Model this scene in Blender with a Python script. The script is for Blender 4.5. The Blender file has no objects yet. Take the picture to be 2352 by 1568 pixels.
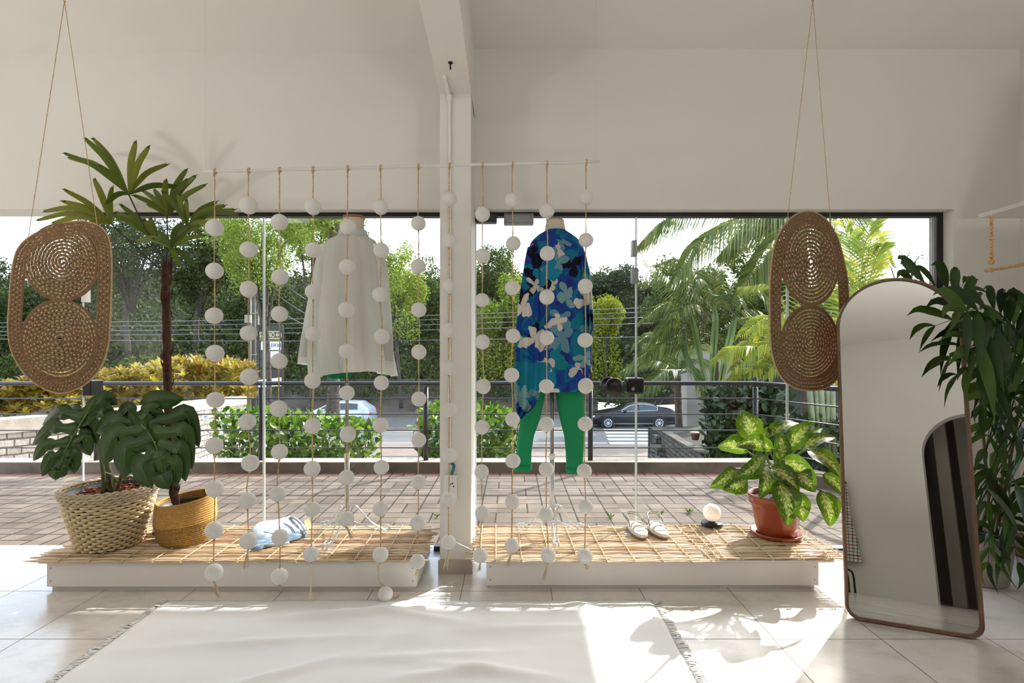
import bpy, math, random
import numpy as np
from mathutils import Vector, Matrix, noise
C = bpy.context.scene.collection
SC = bpy.context.scene
random.seed(7)
RNG = np.random.default_rng(11)
PI = math.pi
F = 1230.0          # focal length in pixels of the 2352 px wide frame
H = 1.2             # camera height
VX, VY = 1176.0, 807.0

# ---------------------------------------------------------------- camera
cam = bpy.data.cameras.new('camera'); camo = bpy.data.objects.new('camera', cam); C.objects.link(camo)
camo.location = (0, 0, H); camo.rotation_euler = (PI/2, 0, 0)
cam.sensor_width = 36.0; cam.lens = 36.0*F/2352.0
cam.shift_x = 0.0; cam.shift_y = (VY-784.0)/2352.0
cam.clip_start = 0.02; cam.clip_end = 500
SC.camera = camo

# ---------------------------------------------------------------- sky, sun, exposure
SUN_DIR = Vector((-.95, -1.05, -1.0)).normalized()
w = bpy.data.worlds.new('world'); SC.world = w; w.use_nodes = True
nt = w.node_tree; nt.nodes.clear()
sky = nt.nodes.new('ShaderNodeTexSky'); sky.sky_type = 'NISHITA'; sky.sun_disc = False
sky.sun_elevation = math.radians(35); sky.sun_rotation = math.atan2(.95, 1.05)
sky.air_density = 1.2; sky.dust_density = 2.5
SKYMIX, SKY_STRENGTH, SUN_STRENGTH, EXPOSURE = .6, 1.95, 5.2, 0.63
mixs = nt.nodes.new('ShaderNodeMix'); mixs.data_type = 'RGBA'; mixs.inputs[0].default_value = SKYMIX
gain = nt.nodes.new('ShaderNodeVectorMath'); gain.operation = 'SCALE'; gain.inputs['Scale'].default_value = .35
nt.links.new(sky.outputs[0], gain.inputs[0])
nt.links.new(gain.outputs[0], mixs.inputs[6]); mixs.inputs[7].default_value = (.94, 1.05, 1.2, 1)
bg = nt.nodes.new('ShaderNodeBackground'); bg.inputs[1].default_value = SKY_STRENGTH
nt.links.new(mixs.outputs[2], bg.inputs[0])
wo = nt.nodes.new('ShaderNodeOutputWorld'); nt.links.new(bg.outputs[0], wo.inputs[0])
sl = bpy.data.lights.new('sun', 'SUN'); sl.energy = SUN_STRENGTH; sl.angle = math.radians(.55); sl.color = (1, .975, .94)
so = bpy.data.objects.new('sun', sl); C.objects.link(so)
so.rotation_euler = SUN_DIR.to_track_quat('-Z', 'Y').to_euler(); so.location = (20, 22, 20)
SC.view_settings.view_transform = 'Standard'; SC.view_settings.look = 'None'
SC.view_settings.exposure = EXPOSURE; SC.view_settings.gamma = 1
try: SC.view_settings.use_curve_mapping = False
except Exception: pass
CEIL_FILL_WATTS = 2.0     # each fill lamp added under the ceiling behind the camera
FLOOR_FILL_WATTS = 31.0  # each of the two added fill lamps on the floor, out of view
SC.cycles.max_bounces = 8; SC.cycles.diffuse_bounces = 4; SC.cycles.glossy_bounces = 4
SC.cycles.transparent_max_bounces = 16; SC.cycles.transmission_bounces = 6
SC.cycles.caustics_reflective = False; SC.cycles.caustics_refractive = False
SC.cycles.sample_clamp_indirect = 4.0

# ---------------------------------------------------------------- helpers
def P(px, py, d):                      # pixel of the photograph at depth d -> point in the room
    return Vector(((px-VX)*d/F, d, H-(py-VY)*d/F))
def onz(px, py, z):                    # pixel lying on the horizontal plane z
    return P(px, py, (H-z)*F/(py-VY))
def lerp(a, b, t): return a+(b-a)*t
def interp(tab, x):
    if x <= tab[0][0]: return tab[0][1:]
    for a, b in zip(tab, tab[1:]):
        if x <= b[0]:
            t = (x-a[0])/(b[0]-a[0]); return tuple(lerp(p, q, t) for p, q in zip(a[1:], b[1:]))
    return tab[-1][1:]
def spline(pts, n):                    # Catmull-Rom through points
    pts = [Vector(p) for p in pts]
    if len(pts) < 3: return [pts[0].lerp(pts[-1], i/(n-1)) for i in range(n)]
    q = [pts[0]*2-pts[1]]+pts+[pts[-1]*2-pts[-2]]
    out = []; m = len(pts)-1
    for i in range(n):
        u = i/(n-1)*m; k = min(int(u), m-1); t = u-k
        a, b, c, d = q[k:k+4]
        out.append(.5*((2*b)+(c-a)*t+(2*a-5*b+4*c-d)*t*t+(3*b-a-3*c+d)*t**3))
    return out
def closed_spline(pts, n):
    pts = [Vector(p) for p in pts]; m = len(pts); out = []
    for i in range(n):
        u = i/n*m; k = int(u); t = u-k
        a, b, c, d = (pts[(k+j-1) % m] for j in range(4))
        out.append(.5*((2*b)+(c-a)*t+(2*a-5*b+4*c-d)*t*t+(3*b-a-3*c+d)*t**3))
    return out

class MB:
    def __init__(s): s.v = []; s.f = []; s.uv = {}; s.var = []
    def add(s, vs, fs, var=None, uv=None):
        b = len(s.v); s.v += [tuple(p) for p in vs]
        for f in fs: s.f.append(tuple(b+i for i in f)); s.var.append(random.random() if var is None else var)
        if uv:
            for i, q in enumerate(uv): s.uv[b+i] = q
        return s
    def box(s, x0, y0, z0, x1, y1, z1):
        return s.add([(x0,y0,z0),(x1,y0,z0),(x1,y1,z0),(x0,y1,z0),(x0,y0,z1),(x1,y0,z1),(x1,y1,z1),(x0,y1,z1)],
                     [(0,3,2,1),(4,5,6,7),(0,1,5,4),(1,2,6,5),(2,3,7,6),(3,0,4,7)])
    def obox(s, c, u, v, w):
        c, u, v, w = map(Vector, (c, u, v, w))
        p = [c+u*a+v*b+w*e for e in (-1, 1) for a, b in ((-1,-1),(1,-1),(1,1),(-1,1))]
        return s.add(p, [(0,3,2,1),(4,5,6,7),(0,1,5,4),(1,2,6,5),(2,3,7,6),(3,0,4,7)])
    def tube(s, pts, r, n=6, closed=False, caps=True, flat=1.0, up=None, var=None):
        pts = [Vector(p) for p in pts]; m = len(pts)
        rs = r if isinstance(r, (list, tuple)) else [r]*m
        vs = []; N = Vector(up) if up else None
        for i, p in enumerate(pts):
            a = pts[(i-1) % m] if (closed or i) else p; b = pts[(i+1) % m] if (closed or i < m-1) else p
            t = (b-a)
            if t.length < 1e-9: t = Vector((0, 0, 1))
            t.normalize()
            if N is None: N = Vector((0, 0, 1)) if abs(t.z) < .9 else Vector((1, 0, 0))
            q = N-t*N.dot(t)
            if q.length < 1e-6: q = t.orthogonal()
            q.normalize()
            if up is None: N = q
            B = t.cross(q)
            for k in range(n):
                an = 2*PI*k/n; vs.append(p+(q*math.cos(an)*flat+B*math.sin(an))*rs[i])
        fs = []
        for i in range(m if closed else m-1):
            j = (i+1) % m
            for k in range(n):
                l = (k+1) % n; fs.append((i*n+k, i*n+l, j*n+l, j*n+k))
        if caps and not closed: fs += [tuple(range(n-1, -1, -1)), tuple((m-1)*n+k for k in range(n))]
        return s.add(vs, fs, var)
    def lathe(s, prof, c=(0,0,0), n=32, cap0=False, cap1=False, wob=None):
        c = Vector(c); vs = []
        for j, (r, z) in enumerate(prof):
            for k in range(n):
                a = 2*PI*k/n; rr = r*(wob(a, j) if wob else 1)
                vs.append((c.x+rr*math.cos(a), c.y+rr*math.sin(a), c.z+z))
        fs = [(j*n+k, j*n+(k+1) % n, (j+1)*n+(k+1) % n, (j+1)*n+k) for j in range(len(prof)-1) for k in range(n)]
        if cap0: fs.append(tuple(range(n-1, -1, -1)))
        if cap1: fs.append(tuple((len(prof)-1)*n+k for k in range(n)))
        return s.add(vs, fs)
    def grid(s, rows, closed=False, uv=None, var=None):
        m = len(rows); n = len(rows[0]); vs = [p for r in rows for p in r]
        fs = [(j*n+k, j*n+(k+1) % n, (j+1)*n+(k+1) % n, (j+1)*n+k) for j in range(m-1) for k in range(n if closed else n-1)]
        return s.add(vs, fs, var, uv)
    def ball(s, c, r, n=12, sx=1, sy=1, sz=1):
        c = Vector(c); vs = [c+Vector((0,0,-r*sz))]; m = n//2
        for j in range(1, m):
            b = -PI/2+PI*j/m
            for k in range(n): a = 2*PI*k/n; vs.append(c+Vector((r*sx*math.cos(b)*math.cos(a), r*sy*math.cos(b)*math.sin(a), r*sz*math.sin(b))))
        vs.append(c+Vector((0,0,r*sz))); fs = []
        for k in range(n):
            fs.append((0, 1+(k+1) % n, 1+k)); fs.append((len(vs)-1, 1+(m-2)*n+k, 1+(m-2)*n+(k+1) % n))
        for j in range(m-2):
            for k in range(n): fs.append((1+j*n+k, 1+j*n+(k+1) % n, 1+(j+1)*n+(k+1) % n, 1+(j+1)*n+k))
        return s.add(vs, fs)
    def prism(s, poly, axis_fn, t0, t1):   # polygon (u,v) extruded; axis_fn(u,v,t) -> point
        n = len(poly); vs = [axis_fn(u, v, t0) for u, v in poly]+[axis_fn(u, v, t1) for u, v in poly]
        fs = [tuple(range(n-1, -1, -1)), tuple(range(n, 2*n))]+[(k, (k+1) % n, n+(k+1) % n, n+k) for k in range(n)]
        return s.add(vs, fs)
    def build(s, name, mat, parent=None, smooth=True, bevel=0, solid=0, kind=None, label=None, sub=0, shade_angle=None):
        o0 = parent.matrix_basis.translation if parent is not None and parent.parent is None else Vector((0,0,0))
        if parent is not None and parent.parent is not None:
            o0 = parent.parent.matrix_basis.translation+parent.matrix_basis.translation
        me = bpy.data.meshes.new(name)
        me.from_pydata([(p[0]-o0[0], p[1]-o0[1], p[2]-o0[2]) for p in s.v], [], s.f)
        if s.uv:
            ul = me.uv_layers.new(name='UVMap')
            ul.data.foreach_set('uv', [x for l in me.loops for x in s.uv.get(l.vertex_index, (0, 0))])
        at = me.attributes.new('var', 'FLOAT', 'FACE'); at.data.foreach_set('value', s.var[:len(me.polygons)])
        me.polygons.foreach_set('use_smooth', [smooth]*len(me.polygons))
        me.materials.append(mat); me.update()
        o = bpy.data.objects.new(name, me); C.objects.link(o)
        if parent is not None: o.parent = parent
        if solid: md = o.modifiers.new('thickness', 'SOLIDIFY'); md.thickness = solid; md.offset = 0
        if bevel:
            md = o.modifiers.new('bevel', 'BEVEL'); md.width = bevel; md.segments = 2; md.limit_method = 'ANGLE'; md.angle_limit = .6
        if sub: md = o.modifiers.new('sub', 'SUBSURF'); md.levels = sub; md.render_levels = sub
        if kind: o['kind'] = kind
        if label: o['label'] = label
        return o
def thing(name, label, cat, loc, group=None):
    o = bpy.data.objects.new(name, None); C.objects.link(o); o.location = loc; o.empty_display_size = .05
    o['label'] = label; o['category'] = cat
    if group: o['group'] = group
    return o
def tag(o, label, cat, group=None, kind=None):
    o['label'] = label; o['category'] = cat
    if group: o['group'] = group
    if kind: o['kind'] = kind
    return o
def struct(o): o['kind'] = 'structure'; return o

def leaf_mesh(name, mat, pts, L, W, parent=None, up=0.0, shape='quad', kind=None, lv=.35):
    """a cloud of single leaves: pts (N,3); L,W length and width; up biases the leaf axis upwards"""
    pts = np.asarray(pts, float); N = len(pts)
    a = RNG.normal(size=(N, 3)); a[:, 2] += up; a /= np.linalg.norm(a, axis=1)[:, None]
    b = RNG.normal(size=(N, 3)); b -= a*(a*b).sum(1)[:, None]; b /= np.linalg.norm(b, axis=1)[:, None]
    c = np.cross(a, b)
    l = L*(1+lv*RNG.uniform(-1, 1, N))[:, None]; wd = W*(1+lv*RNG.uniform(-1, 1, N))[:, None]
    if shape == 'quad':
        V = np.stack([pts, pts+a*l*.55+b*wd*.5, pts+a*l, pts+a*l*.55-b*wd*.5], 1); k = 4
        idx = np.array([[0, 1, 2, 3]])
    else:
        V = np.stack([pts, pts+a*l*.4+b*wd*.42+c*wd*.12, pts+a*l*.75+b*wd*.45+c*wd*.12, pts+a*l,
                      pts+a*l*.75-b*wd*.45+c*wd*.12, pts+a*l*.4-b*wd*.42+c*wd*.12], 1); k = 6
        idx = np.array([[0, 1, 2, 3], [0, 3, 4, 5]])
    o0 = parent.matrix_basis.translation if parent is not None else Vector((0, 0, 0))
    V = V.reshape(-1, 3)-np.array(o0)
    nf = N*len(idx)
    lo = (np.arange(N)[:, None, None]*k+idx[None]).reshape(-1)
    me = bpy.data.meshes.new(name); me.vertices.add(len(V)); me.vertices.foreach_set('co', V.reshape(-1))
    me.loops.add(nf*4); me.loops.foreach_set('vertex_index', lo.astype(np.int32))
    me.polygons.add(nf); me.polygons.foreach_set('loop_start', np.arange(0, nf*4, 4, dtype=np.int32))
    me.polygons.foreach_set('loop_total', np.full(nf, 4, dtype=np.int32))
    me.update(calc_edges=True)
    at = me.attributes.new('var', 'FLOAT', 'FACE'); at.data.foreach_set('value', np.repeat(RNG.random(N), len(idx)).astype(np.float32))
    me.materials.append(mat)
    o = bpy.data.objects.new(name, me); C.objects.link(o)
    if parent is not None: o.parent = parent
    if kind: o['kind'] = kind
    return o

def ribbon(mb, pts, widths, side=None, tilt=0.0, fold=.15, var=None, uv=True, facing=None):
    """a leaf blade along pts; its flat side faces `facing` turned by tilt"""
    pts = [Vector(p) for p in pts]; rows = []; uvs = []; n = len(pts)
    for i, p in enumerate(pts):
        t = (pts[min(i+1, n-1)]-pts[max(i-1, 0)]).normalized()
        fz = Vector(facing) if facing is not None else (Vector((0, 0, H))-p)
        sd = t.cross(fz)
        if sd.length < 1e-5: sd = t.orthogonal()
        sd.normalize(); nn = sd.cross(t).normalized()
        s2 = sd*math.cos(tilt)+nn*math.sin(tilt); n2 = t.cross(s2).normalized()
        wd = widths[i]
        rows.append([p-s2*wd+n2*wd*fold, p-n2*0, p+s2*wd+n2*wd*fold])
        uvs += [(0, i/(n-1)), (.5, i/(n-1)), (1, i/(n-1))]
    mb.grid(rows, uv=uvs if uv else None, var=var)
# ---------------------------------------------------------------- materials (all procedural)
class NT:
    def __init__(s, name):
        s.m = bpy.data.materials.new(name); s.m.use_nodes = True; s.t = s.m.node_tree; s.t.nodes.clear()
        s.out = s.n('ShaderNodeOutputMaterial')
    def n(s, typ, **kw):
        x = s.t.nodes.new(typ)
        for k, v in kw.items(): setattr(x, k, v)
        return x
    def l(s, a, b): s.t.links.new(a, b)
    def val(s, x, sock):
        if hasattr(x, 'is_linked'): s.l(x, sock)
        else: sock.default_value = x
    def math(s, op, a, b=0.0, c=None, clamp=False):
        x = s.n('ShaderNodeMath', operation=op); x.use_clamp = clamp
        s.val(a, x.inputs[0]); s.val(b, x.inputs[1])
        if c is not None: s.val(c, x.inputs[2])
        return x.outputs[0]
    def mix(s, f, a, b, blend='MIX'):
        x = s.n('ShaderNodeMix', data_type='RGBA', blend_type=blend)
        s.val(f, x.inputs[0]); s.val(col(a), x.inputs[6]); s.val(col(b), x.inputs[7]); return x.outputs[2]
    def ramp(s, f, stops, interp='LINEAR'):
        x = s.n('ShaderNodeValToRGB'); x.color_ramp.interpolation = interp
        e = x.color_ramp.elements
        while len(e) < len(stops): e.new(.5)
        for q, (p, c) in zip(e, stops): q.position = p; q.color = col(c)
        s.val(f, x.inputs[0]); return x.outputs[0]
    def coord(s, which='Object', scale=(1, 1, 1), rot=(0, 0, 0), loc=(0, 0, 0)):
        a = s.n('ShaderNodeTexCoord'); b = s.n('ShaderNodeMapping'); s.l(a.outputs[which], b.inputs[0])
        b.inputs['Scale'].default_value = scale; b.inputs['Rotation'].default_value = rot; b.inputs['Location'].default_value = loc
        return b.outputs[0]
    def noise(s, vec, scale, detail=3, rough=.55, out=0):
        x = s.n('ShaderNodeTexNoise'); s.l(vec, x.inputs['Vector']); x.inputs['Scale'].default_value = scale
        x.inputs['Detail'].default_value = detail; x.inputs['Roughness'].default_value = rough; return x.outputs[out]
    def xyz(s, vec):
        x = s.n('ShaderNodeSeparateXYZ'); s.l(vec, x.inputs[0]); return x.outputs
    def bump(s, h, strength=.3, dist=.01):
        x = s.n('ShaderNodeBump'); x.inputs['Strength'].default_value = strength; x.inputs['Distance'].default_value = dist
        s.l(h, x.inputs['Height']); return x.outputs[0]
    def pbr(s, c, rough=.5, metal=0, spec=.5, normal=None, emit=None, estr=0, sheen=0):
        b = s.n('ShaderNodeBsdfPrincipled'); s.val(col(c), b.inputs['Base Color']); s.val(rough, b.inputs['Roughness'])
        b.inputs['Metallic'].default_value = metal; b.inputs['Specular IOR Level'].default_value = spec
        if normal is not None: s.l(normal, b.inputs['Normal'])
        if emit is not None: b.inputs['Emission Color'].default_value = col(emit); b.inputs['Emission Strength'].default_value = estr
        return b.outputs[0]
    def done(s, sh): s.l(sh, s.out.inputs[0]); return s.m
def srgb(v): return ((v/255)/12.92 if v/255 <= .04045 else ((v/255+.055)/1.055)**2.4)
def col(c):
    if hasattr(c, 'is_linked'): return c
    if isinstance(c, str): c = tuple(srgb(int(c[i:i+2], 16)) for i in (0, 2, 4))
    return tuple(c)+(1,) if len(c) == 3 else c
def plain(name, c, rough=.5, metal=0, spec=.5, var=.08, nscale=6, bump=0, bscale=60, emit=None, estr=0):
    m = NT(name); v = m.coord()
    f = m.noise(v, nscale); c4 = col(c)
    dark = tuple(x*(1-var*1.6) for x in c4[:3]); lite = tuple(min(1, x*(1+var)) for x in c4[:3])
    cc = m.ramp(f, [(.25, dark), (.75, lite)])
    nrm = m.bump(m.noise(v, bscale, 4), bump, .004) if bump else None
    return m.done(m.pbr(cc, rough, metal, spec, nrm, emit, estr))
def leafy(name, dark, light, trans=.35, rough=.45, spec=.4, tcol=None, third=None, gain=1.0):
    dark, light, third = (tuple(q*gain for q in col(h_)[:3]) if h_ is not None else None for h_ in (dark, light, third)); m = NT(name)
    a = m.n('ShaderNodeAttribute', attribute_name='var'); a.attribute_type = 'GEOMETRY'
    v = m.coord('Object'); f = m.math('ADD', m.math('MULTIPLY', a.outputs['Fac'], .6), m.math('MULTIPLY', m.noise(v, .9, 2), .4))
    stops = [(.15, dark), (.8, light)] if third is None else [(.1, dark), (.5, light), (.9, third)]
    c = m.ramp(f, stops)
    b = m.pbr(c, rough, 0, spec); t = m.n('ShaderNodeBsdfTranslucent')
    tc = m.mix(.6, c, tcol, 'MIX') if tcol else c
    m.val(tc, t.inputs[0])
    x = m.n('ShaderNodeMixShader'); x.inputs[0].default_value = trans; m.l(b, x.inputs[1]); m.l(t.outputs[0], x.inputs[2])
    return m.done(x.outputs[0])
M = {}
M['wall'] = plain('wall_paint', 'e2dfd8', .75, var=.02, nscale=1.2, bump=.05, bscale=90)
M['ceil'] = plain('ceiling_paint', 'e6e2dc', .8, var=.015, nscale=.8, bump=.04, bscale=60)
M['white_wood'] = plain('white_painted_board', 'e4e0da', .45, var=.03, nscale=3, bump=.04)
M['black_frame'] = plain('black_window_frame', '17161a', .45, var=.2)
M['dark_metal'] = plain('dark_grey_painted_steel', '303136', .38, metal=.3, var=.12)
M['black'] = plain('black_plastic', '0b0b0c', .35, var=.1)
M['grey_metal'] = plain('satin_grey_metal', '8d8b8c', .4, metal=.7, var=.08)
M['steel'] = plain('pale_coated_steel', 'c3c9cf', .3, metal=.55, var=.05)
M['white_plastic'] = plain('white_plastic', 'eceae6', .4, var=.02)
M['ball'] = plain('white_plaster_ball', 'e2dfdb', .8, var=.06, nscale=9, bump=.5, bscale=14)
M['twine'] = plain('sisal_twine', 'c8ab7c', .85, var=.25, nscale=60, bump=.4, bscale=200)
M['tassel'] = plain('pale_frayed_fibre', 'd6c6a0', .85, var=.15, nscale=60)
M['white_rod'] = plain('white_rod', 'dedbd8', .5, var=.04, bump=.1)
M['line'] = plain('clear_fishing_line', 'd8d4cc', .4, var=.02)
M['terracotta'] = plain('glazed_terracotta', '9a4a30', .22, var=.12, nscale=4)
M['soil'] = plain('dark_soil', '2c2018', .95, var=.4, nscale=30, bump=.8)
M['bark_chips'] = plain('red_bark_chips', '8a4c33', .9, var=.35, nscale=25, bump=.4)
M['pot_grey'] = plain('pale_grey_pot', 'a59d94', .6, var=.05)
M['liner'] = plain('black_liner_pot', '23252b', .5, var=.1)
M['oak'] = None
def wood(name, a, b, scale=(1, 1, 12), rough=.45):
    m = NT(name); v = m.coord('Object', scale); f = m.noise(v, 9, 5, .6)
    return m.done(m.pbr(m.ramp(f, [(.3, a), (.7, b)]), rough, normal=m.bump(f, .15, .003)))
M['oak'] = wood('walnut_frame', '5a4030', '7c5c44', (3, 3, .5))
M['beech'] = wood('light_beech', 'c08a52', 'dcae74', (2, 8, 8), .4)
M['hangerwood'] = wood('dark_hanger_wood', '4a2a18', '70452c')
M['capwood'] = wood('mannequin_cap_wood', '7d4a2c', '9c6540')
# raffia, rope and wicker
def fibre(name, a, b, scale, rough=.8, trans=0.0, bump=.5):
    m = NT(name); v = m.coord(); f = m.noise(v, scale, 4, .6); c = m.ramp(f, [(.25, a), (.75, b)])
    sh = m.pbr(c, rough, spec=.25, normal=m.bump(f, bump, .004))
    if trans:
        t = m.n('ShaderNodeBsdfTranslucent'); m.val(c, t.inputs[0]); x = m.n('ShaderNodeMixShader'); x.inputs[0].default_value = trans
        m.l(sh, x.inputs[1]); m.l(t.outputs[0], x.inputs[2]); sh = x.outputs[0]
    return m.done(sh)
M['raffia'] = fibre('brown_raffia_braid', '6a5038', '967656', 70, trans=.08)
M['raffia_stitch'] = fibre('pale_raffia_stitches', 'd2ba8e', 'efe0bf', 70, trans=.3)
M['raffia_edge'] = fibre('pale_raffia_edge', 'a08660', 'c9b08a', 70)
M['wicker'] = fibre('pale_wicker', 'cdb48a', 'e6d4b0', 50, .6)
M['wicker_rim'] = fibre('greyed_wicker_rim', 'a8967c', 'd2c2a6', 50, .6)
M['rope'] = fibre('golden_rope', 'a87c3e', 'd0a763', 90)
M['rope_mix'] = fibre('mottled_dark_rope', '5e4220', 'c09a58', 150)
# reed mat
m = NT('dry_reeds'); v = m.coord('Object', (1.4, 30, 30)); a = m.n('ShaderNodeAttribute', attribute_name='var')
f = m.math('ADD', m.math('MULTIPLY', m.noise(v, 2.2, 5, .65), .5), m.math('MULTIPLY', a.outputs['Fac'], .5))
c = m.ramp(f, [(.18, '94745a'), (.34, 'c6a482'), (.56, 'e0c8a6'), (.78, 'f2e4cc')])
M['reed'] = m.done(m.pbr(c, .5, spec=.35, normal=m.bump(m.noise(v, 8, 4), .3, .003)))
# floor tiles
m = NT('polished_floor_tiles'); v = m.coord('Object'); x, y, z = m.xyz(v)
def tile_line(m, q, off, s, wd):
    u = m.math('FRACT', m.math('DIVIDE', m.math('SUBTRACT', q, off), s))
    d = m.math('MINIMUM', u, m.math('SUBTRACT', 1.0, u)); return m.math('LESS_THAN', d, wd/s/2)
g = m.math('MAXIMUM', tile_line(m, x, .196, .4484, .0042), tile_line(m, y, 2.684, .4484, .0042))
n1 = m.noise(m.coord('Object', (1, 1.6, 1), (0, 0, .6)), 3.2, 7, .68)
cell = m.n('ShaderNodeTexWhiteNoise', noise_dimensions='2D')
cx = m.n('ShaderNodeCombineXYZ'); m.l(m.math('FLOOR', m.math('DIVIDE', m.math('SUBTRACT', x, .196), .4484)), cx.inputs[0]); m.l(m.math('FLOOR', m.math('DIVIDE', m.math('SUBTRACT', y, 2.684), .4484)), cx.inputs[1])
m.l(cx.outputs[0], cell.inputs['Vector'])
tc = m.ramp(m.math('ADD', n1, m.math('MULTIPLY', m.math('SUBTRACT', cell.outputs[0], .5), .05)), [(.35, 'cbc4bc'), (.5, 'dcd7d0'), (.7, 'e4e0da')])
tc = m.mix(g, tc, '7d7064')
M['floor'] = m.done(m.pbr(tc, m.math('ADD', .2, m.math('MULTIPLY', g, .5)), spec=.5, normal=m.bump(m.math('SUBTRACT', 1.0, g), .25, .002)))
M['skirt'] = plain('marbled_skirting_tile', 'bcae9e', .25, var=.08, nscale=14)
# granite threshold
m = NT('grey_granite_sill'); v = m.coord(); f = m.noise(v, 160, 2, .8)
M['granite'] = m.done(m.pbr(m.ramp(f, [(.35, '6f7682'), (.5, '9aa2ae'), (.65, 'c2c8d0')]), .3))
# patio basket-weave paving
m = NT('concrete_pavers'); v = m.coord(); x, y, z = m.xyz(v); S = .235
ux = m.math('DIVIDE', x, S); uy = m.math('DIVIDE', y, S); fx = m.math('FRACT', ux); fy = m.math('FRACT', uy)
par = m.math('MODULO', m.math('ABSOLUTE', m.math('ADD', m.math('FLOOR', ux), m.math('FLOOR', uy))), 2.0)
u = m.math('ADD', m.math('MULTIPLY', par, fx), m.math('MULTIPLY', m.math('SUBTRACT', 1.0, par), fy))
d = m.math('MINIMUM', m.math('MINIMUM', fx, m.math('SUBTRACT', 1.0, fx)), m.math('MINIMUM', fy, m.math('SUBTRACT', 1.0, fy)))
d = m.math('MINIMUM', d, m.math('ABSOLUTE', m.math('SUBTRACT', u, .5)))
nz = m.noise(v, 9, 4); gap = m.math('LESS_THAN', d, m.math('MULTIPLY', m.math('ADD', nz, .2), .034))
cb = m.n('ShaderNodeCombineXYZ'); m.l(m.math('FLOOR', m.math('MULTIPLY', ux, 2.0)), cb.inputs[0]); m.l(m.math('FLOOR', m.math('MULTIPLY', uy, 2.0)), cb.inputs[1])
wn = m.n('ShaderNodeTexWhiteNoise', noise_dimensions='2D'); m.l(cb.outputs[0], wn.inputs['Vector'])
pc = m.ramp(m.math('ADD', m.math('MULTIPLY', m.noise(v, 2.2, 5), .75), m.math('MULTIPLY', wn.outputs[0], .25)), [(.3, '5a5148'), (.55, '72675c'), (.75, '867a6e')])
red = m.math('GREATER_THAN', y, 5.13)
pc = m.mix(m.math('MULTIPLY', red, .6), pc, '8d6657')
pc = m.mix(gap, pc, '29251f')
M['patio'] = m.done(m.pbr(pc, .85, spec=.2, normal=m.bump(m.math('ADD', m.math('MULTIPLY', gap, -1.0), m.math('MULTIPLY', m.noise(v, 120, 3), .3)), .5, .006)))
# stone walls
def stone(name, a, b, gapc, scale, msize=.03):
    m = NT(name); a1 = m.n('ShaderNodeTexCoord'); mp = m.n('ShaderNodeMapping'); m.l(a1.outputs['Object'], mp.inputs[0])
    x, y, z = m.xyz(mp.outputs[0]); cc = m.n('ShaderNodeCombineXYZ'); m.l(m.math('ADD', x, y), cc.inputs[0]); m.l(z, cc.inputs[1])
    ds = m.noise(mp.outputs[0], 3, 2, out=1); vm = m.n('ShaderNodeVectorMath', operation='MULTIPLY_ADD'); m.l(ds, vm.inputs[0]); vm.inputs[1].default_value = (.05, .05, 0); m.l(cc.outputs[0], vm.inputs[2])
    br = m.n('ShaderNodeTexBrick'); m.l(vm.outputs[0], br.inputs['Vector'])
    br.inputs['Scale'].default_value = scale; br.inputs['Mortar Size'].default_value = msize; br.inputs['Brick Width'].default_value = .62; br.inputs['Row Height'].default_value = .3
    br.inputs['Color1'].default_value = col(a); br.inputs['Color2'].default_value = col(b); br.inputs['Mortar'].default_value = col(gapc)
    n = m.noise(mp.outputs[0], 12, 5, .7)
    c = m.mix(m.math('MULTIPLY', n, .5), br.outputs[0], gapc, 'MIX')
    return m.done(m.pbr(c, .9, spec=.15, normal=m.bump(m.math('ADD', n, m.math('MULTIPLY', br.outputs['Fac'], -1.0)), .8, .03)))
M['stone_light'] = stone('pale_stone_blocks', 'd2cabd', 'b0a89b', '6e665b', 3.0, .035)
M['stone_dark'] = stone('weathered_stone_blocks', '77736c', '5b5852', '2b2926', 3.4)
M['concrete'] = plain('rough_concrete', 'b5ab9b', .9, var=.14, nscale=7, bump=.6, bscale=40)
M['kerb'] = plain('dirty_kerb_concrete', '6f6152', .9, var=.35, nscale=3, bump=.4)
M['kerb_top'] = plain('worn_kerb_top', 'b3a794', .9, var=.2, nscale=6)
M['asphalt'] = plain('grey_asphalt', '626160', .9, var=.08, nscale=2, bump=.3)
M['pave'] = plain('sidewalk_paving', '75695e', .9, var=.12, nscale=3)
M['road_paint'] = plain('white_road_paint', 'e9e7e2', .7, var=.05)
M['road_yellow'] = plain('yellow_road_paint', 'd8a23c', .7, var=.08)
M['streetwall'] = plain('stained_street_wall', '6b625a', .95, var=.4, nscale=.8)
M['earth'] = plain('dark_undergrowth_soil', '1a2110', .95, var=.5, nscale=.5)
M['greywall'] = plain('grey_rendered_wall', '8a847c', .9, var=.15, nscale=1.5)
M['darkwall'] = plain('dark_mossy_wall', '3c4039', .9, var=.2, nscale=1.5)
M['eave'] = plain('eave_plaster', 'd8d2c8', .8, var=.03)
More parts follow.
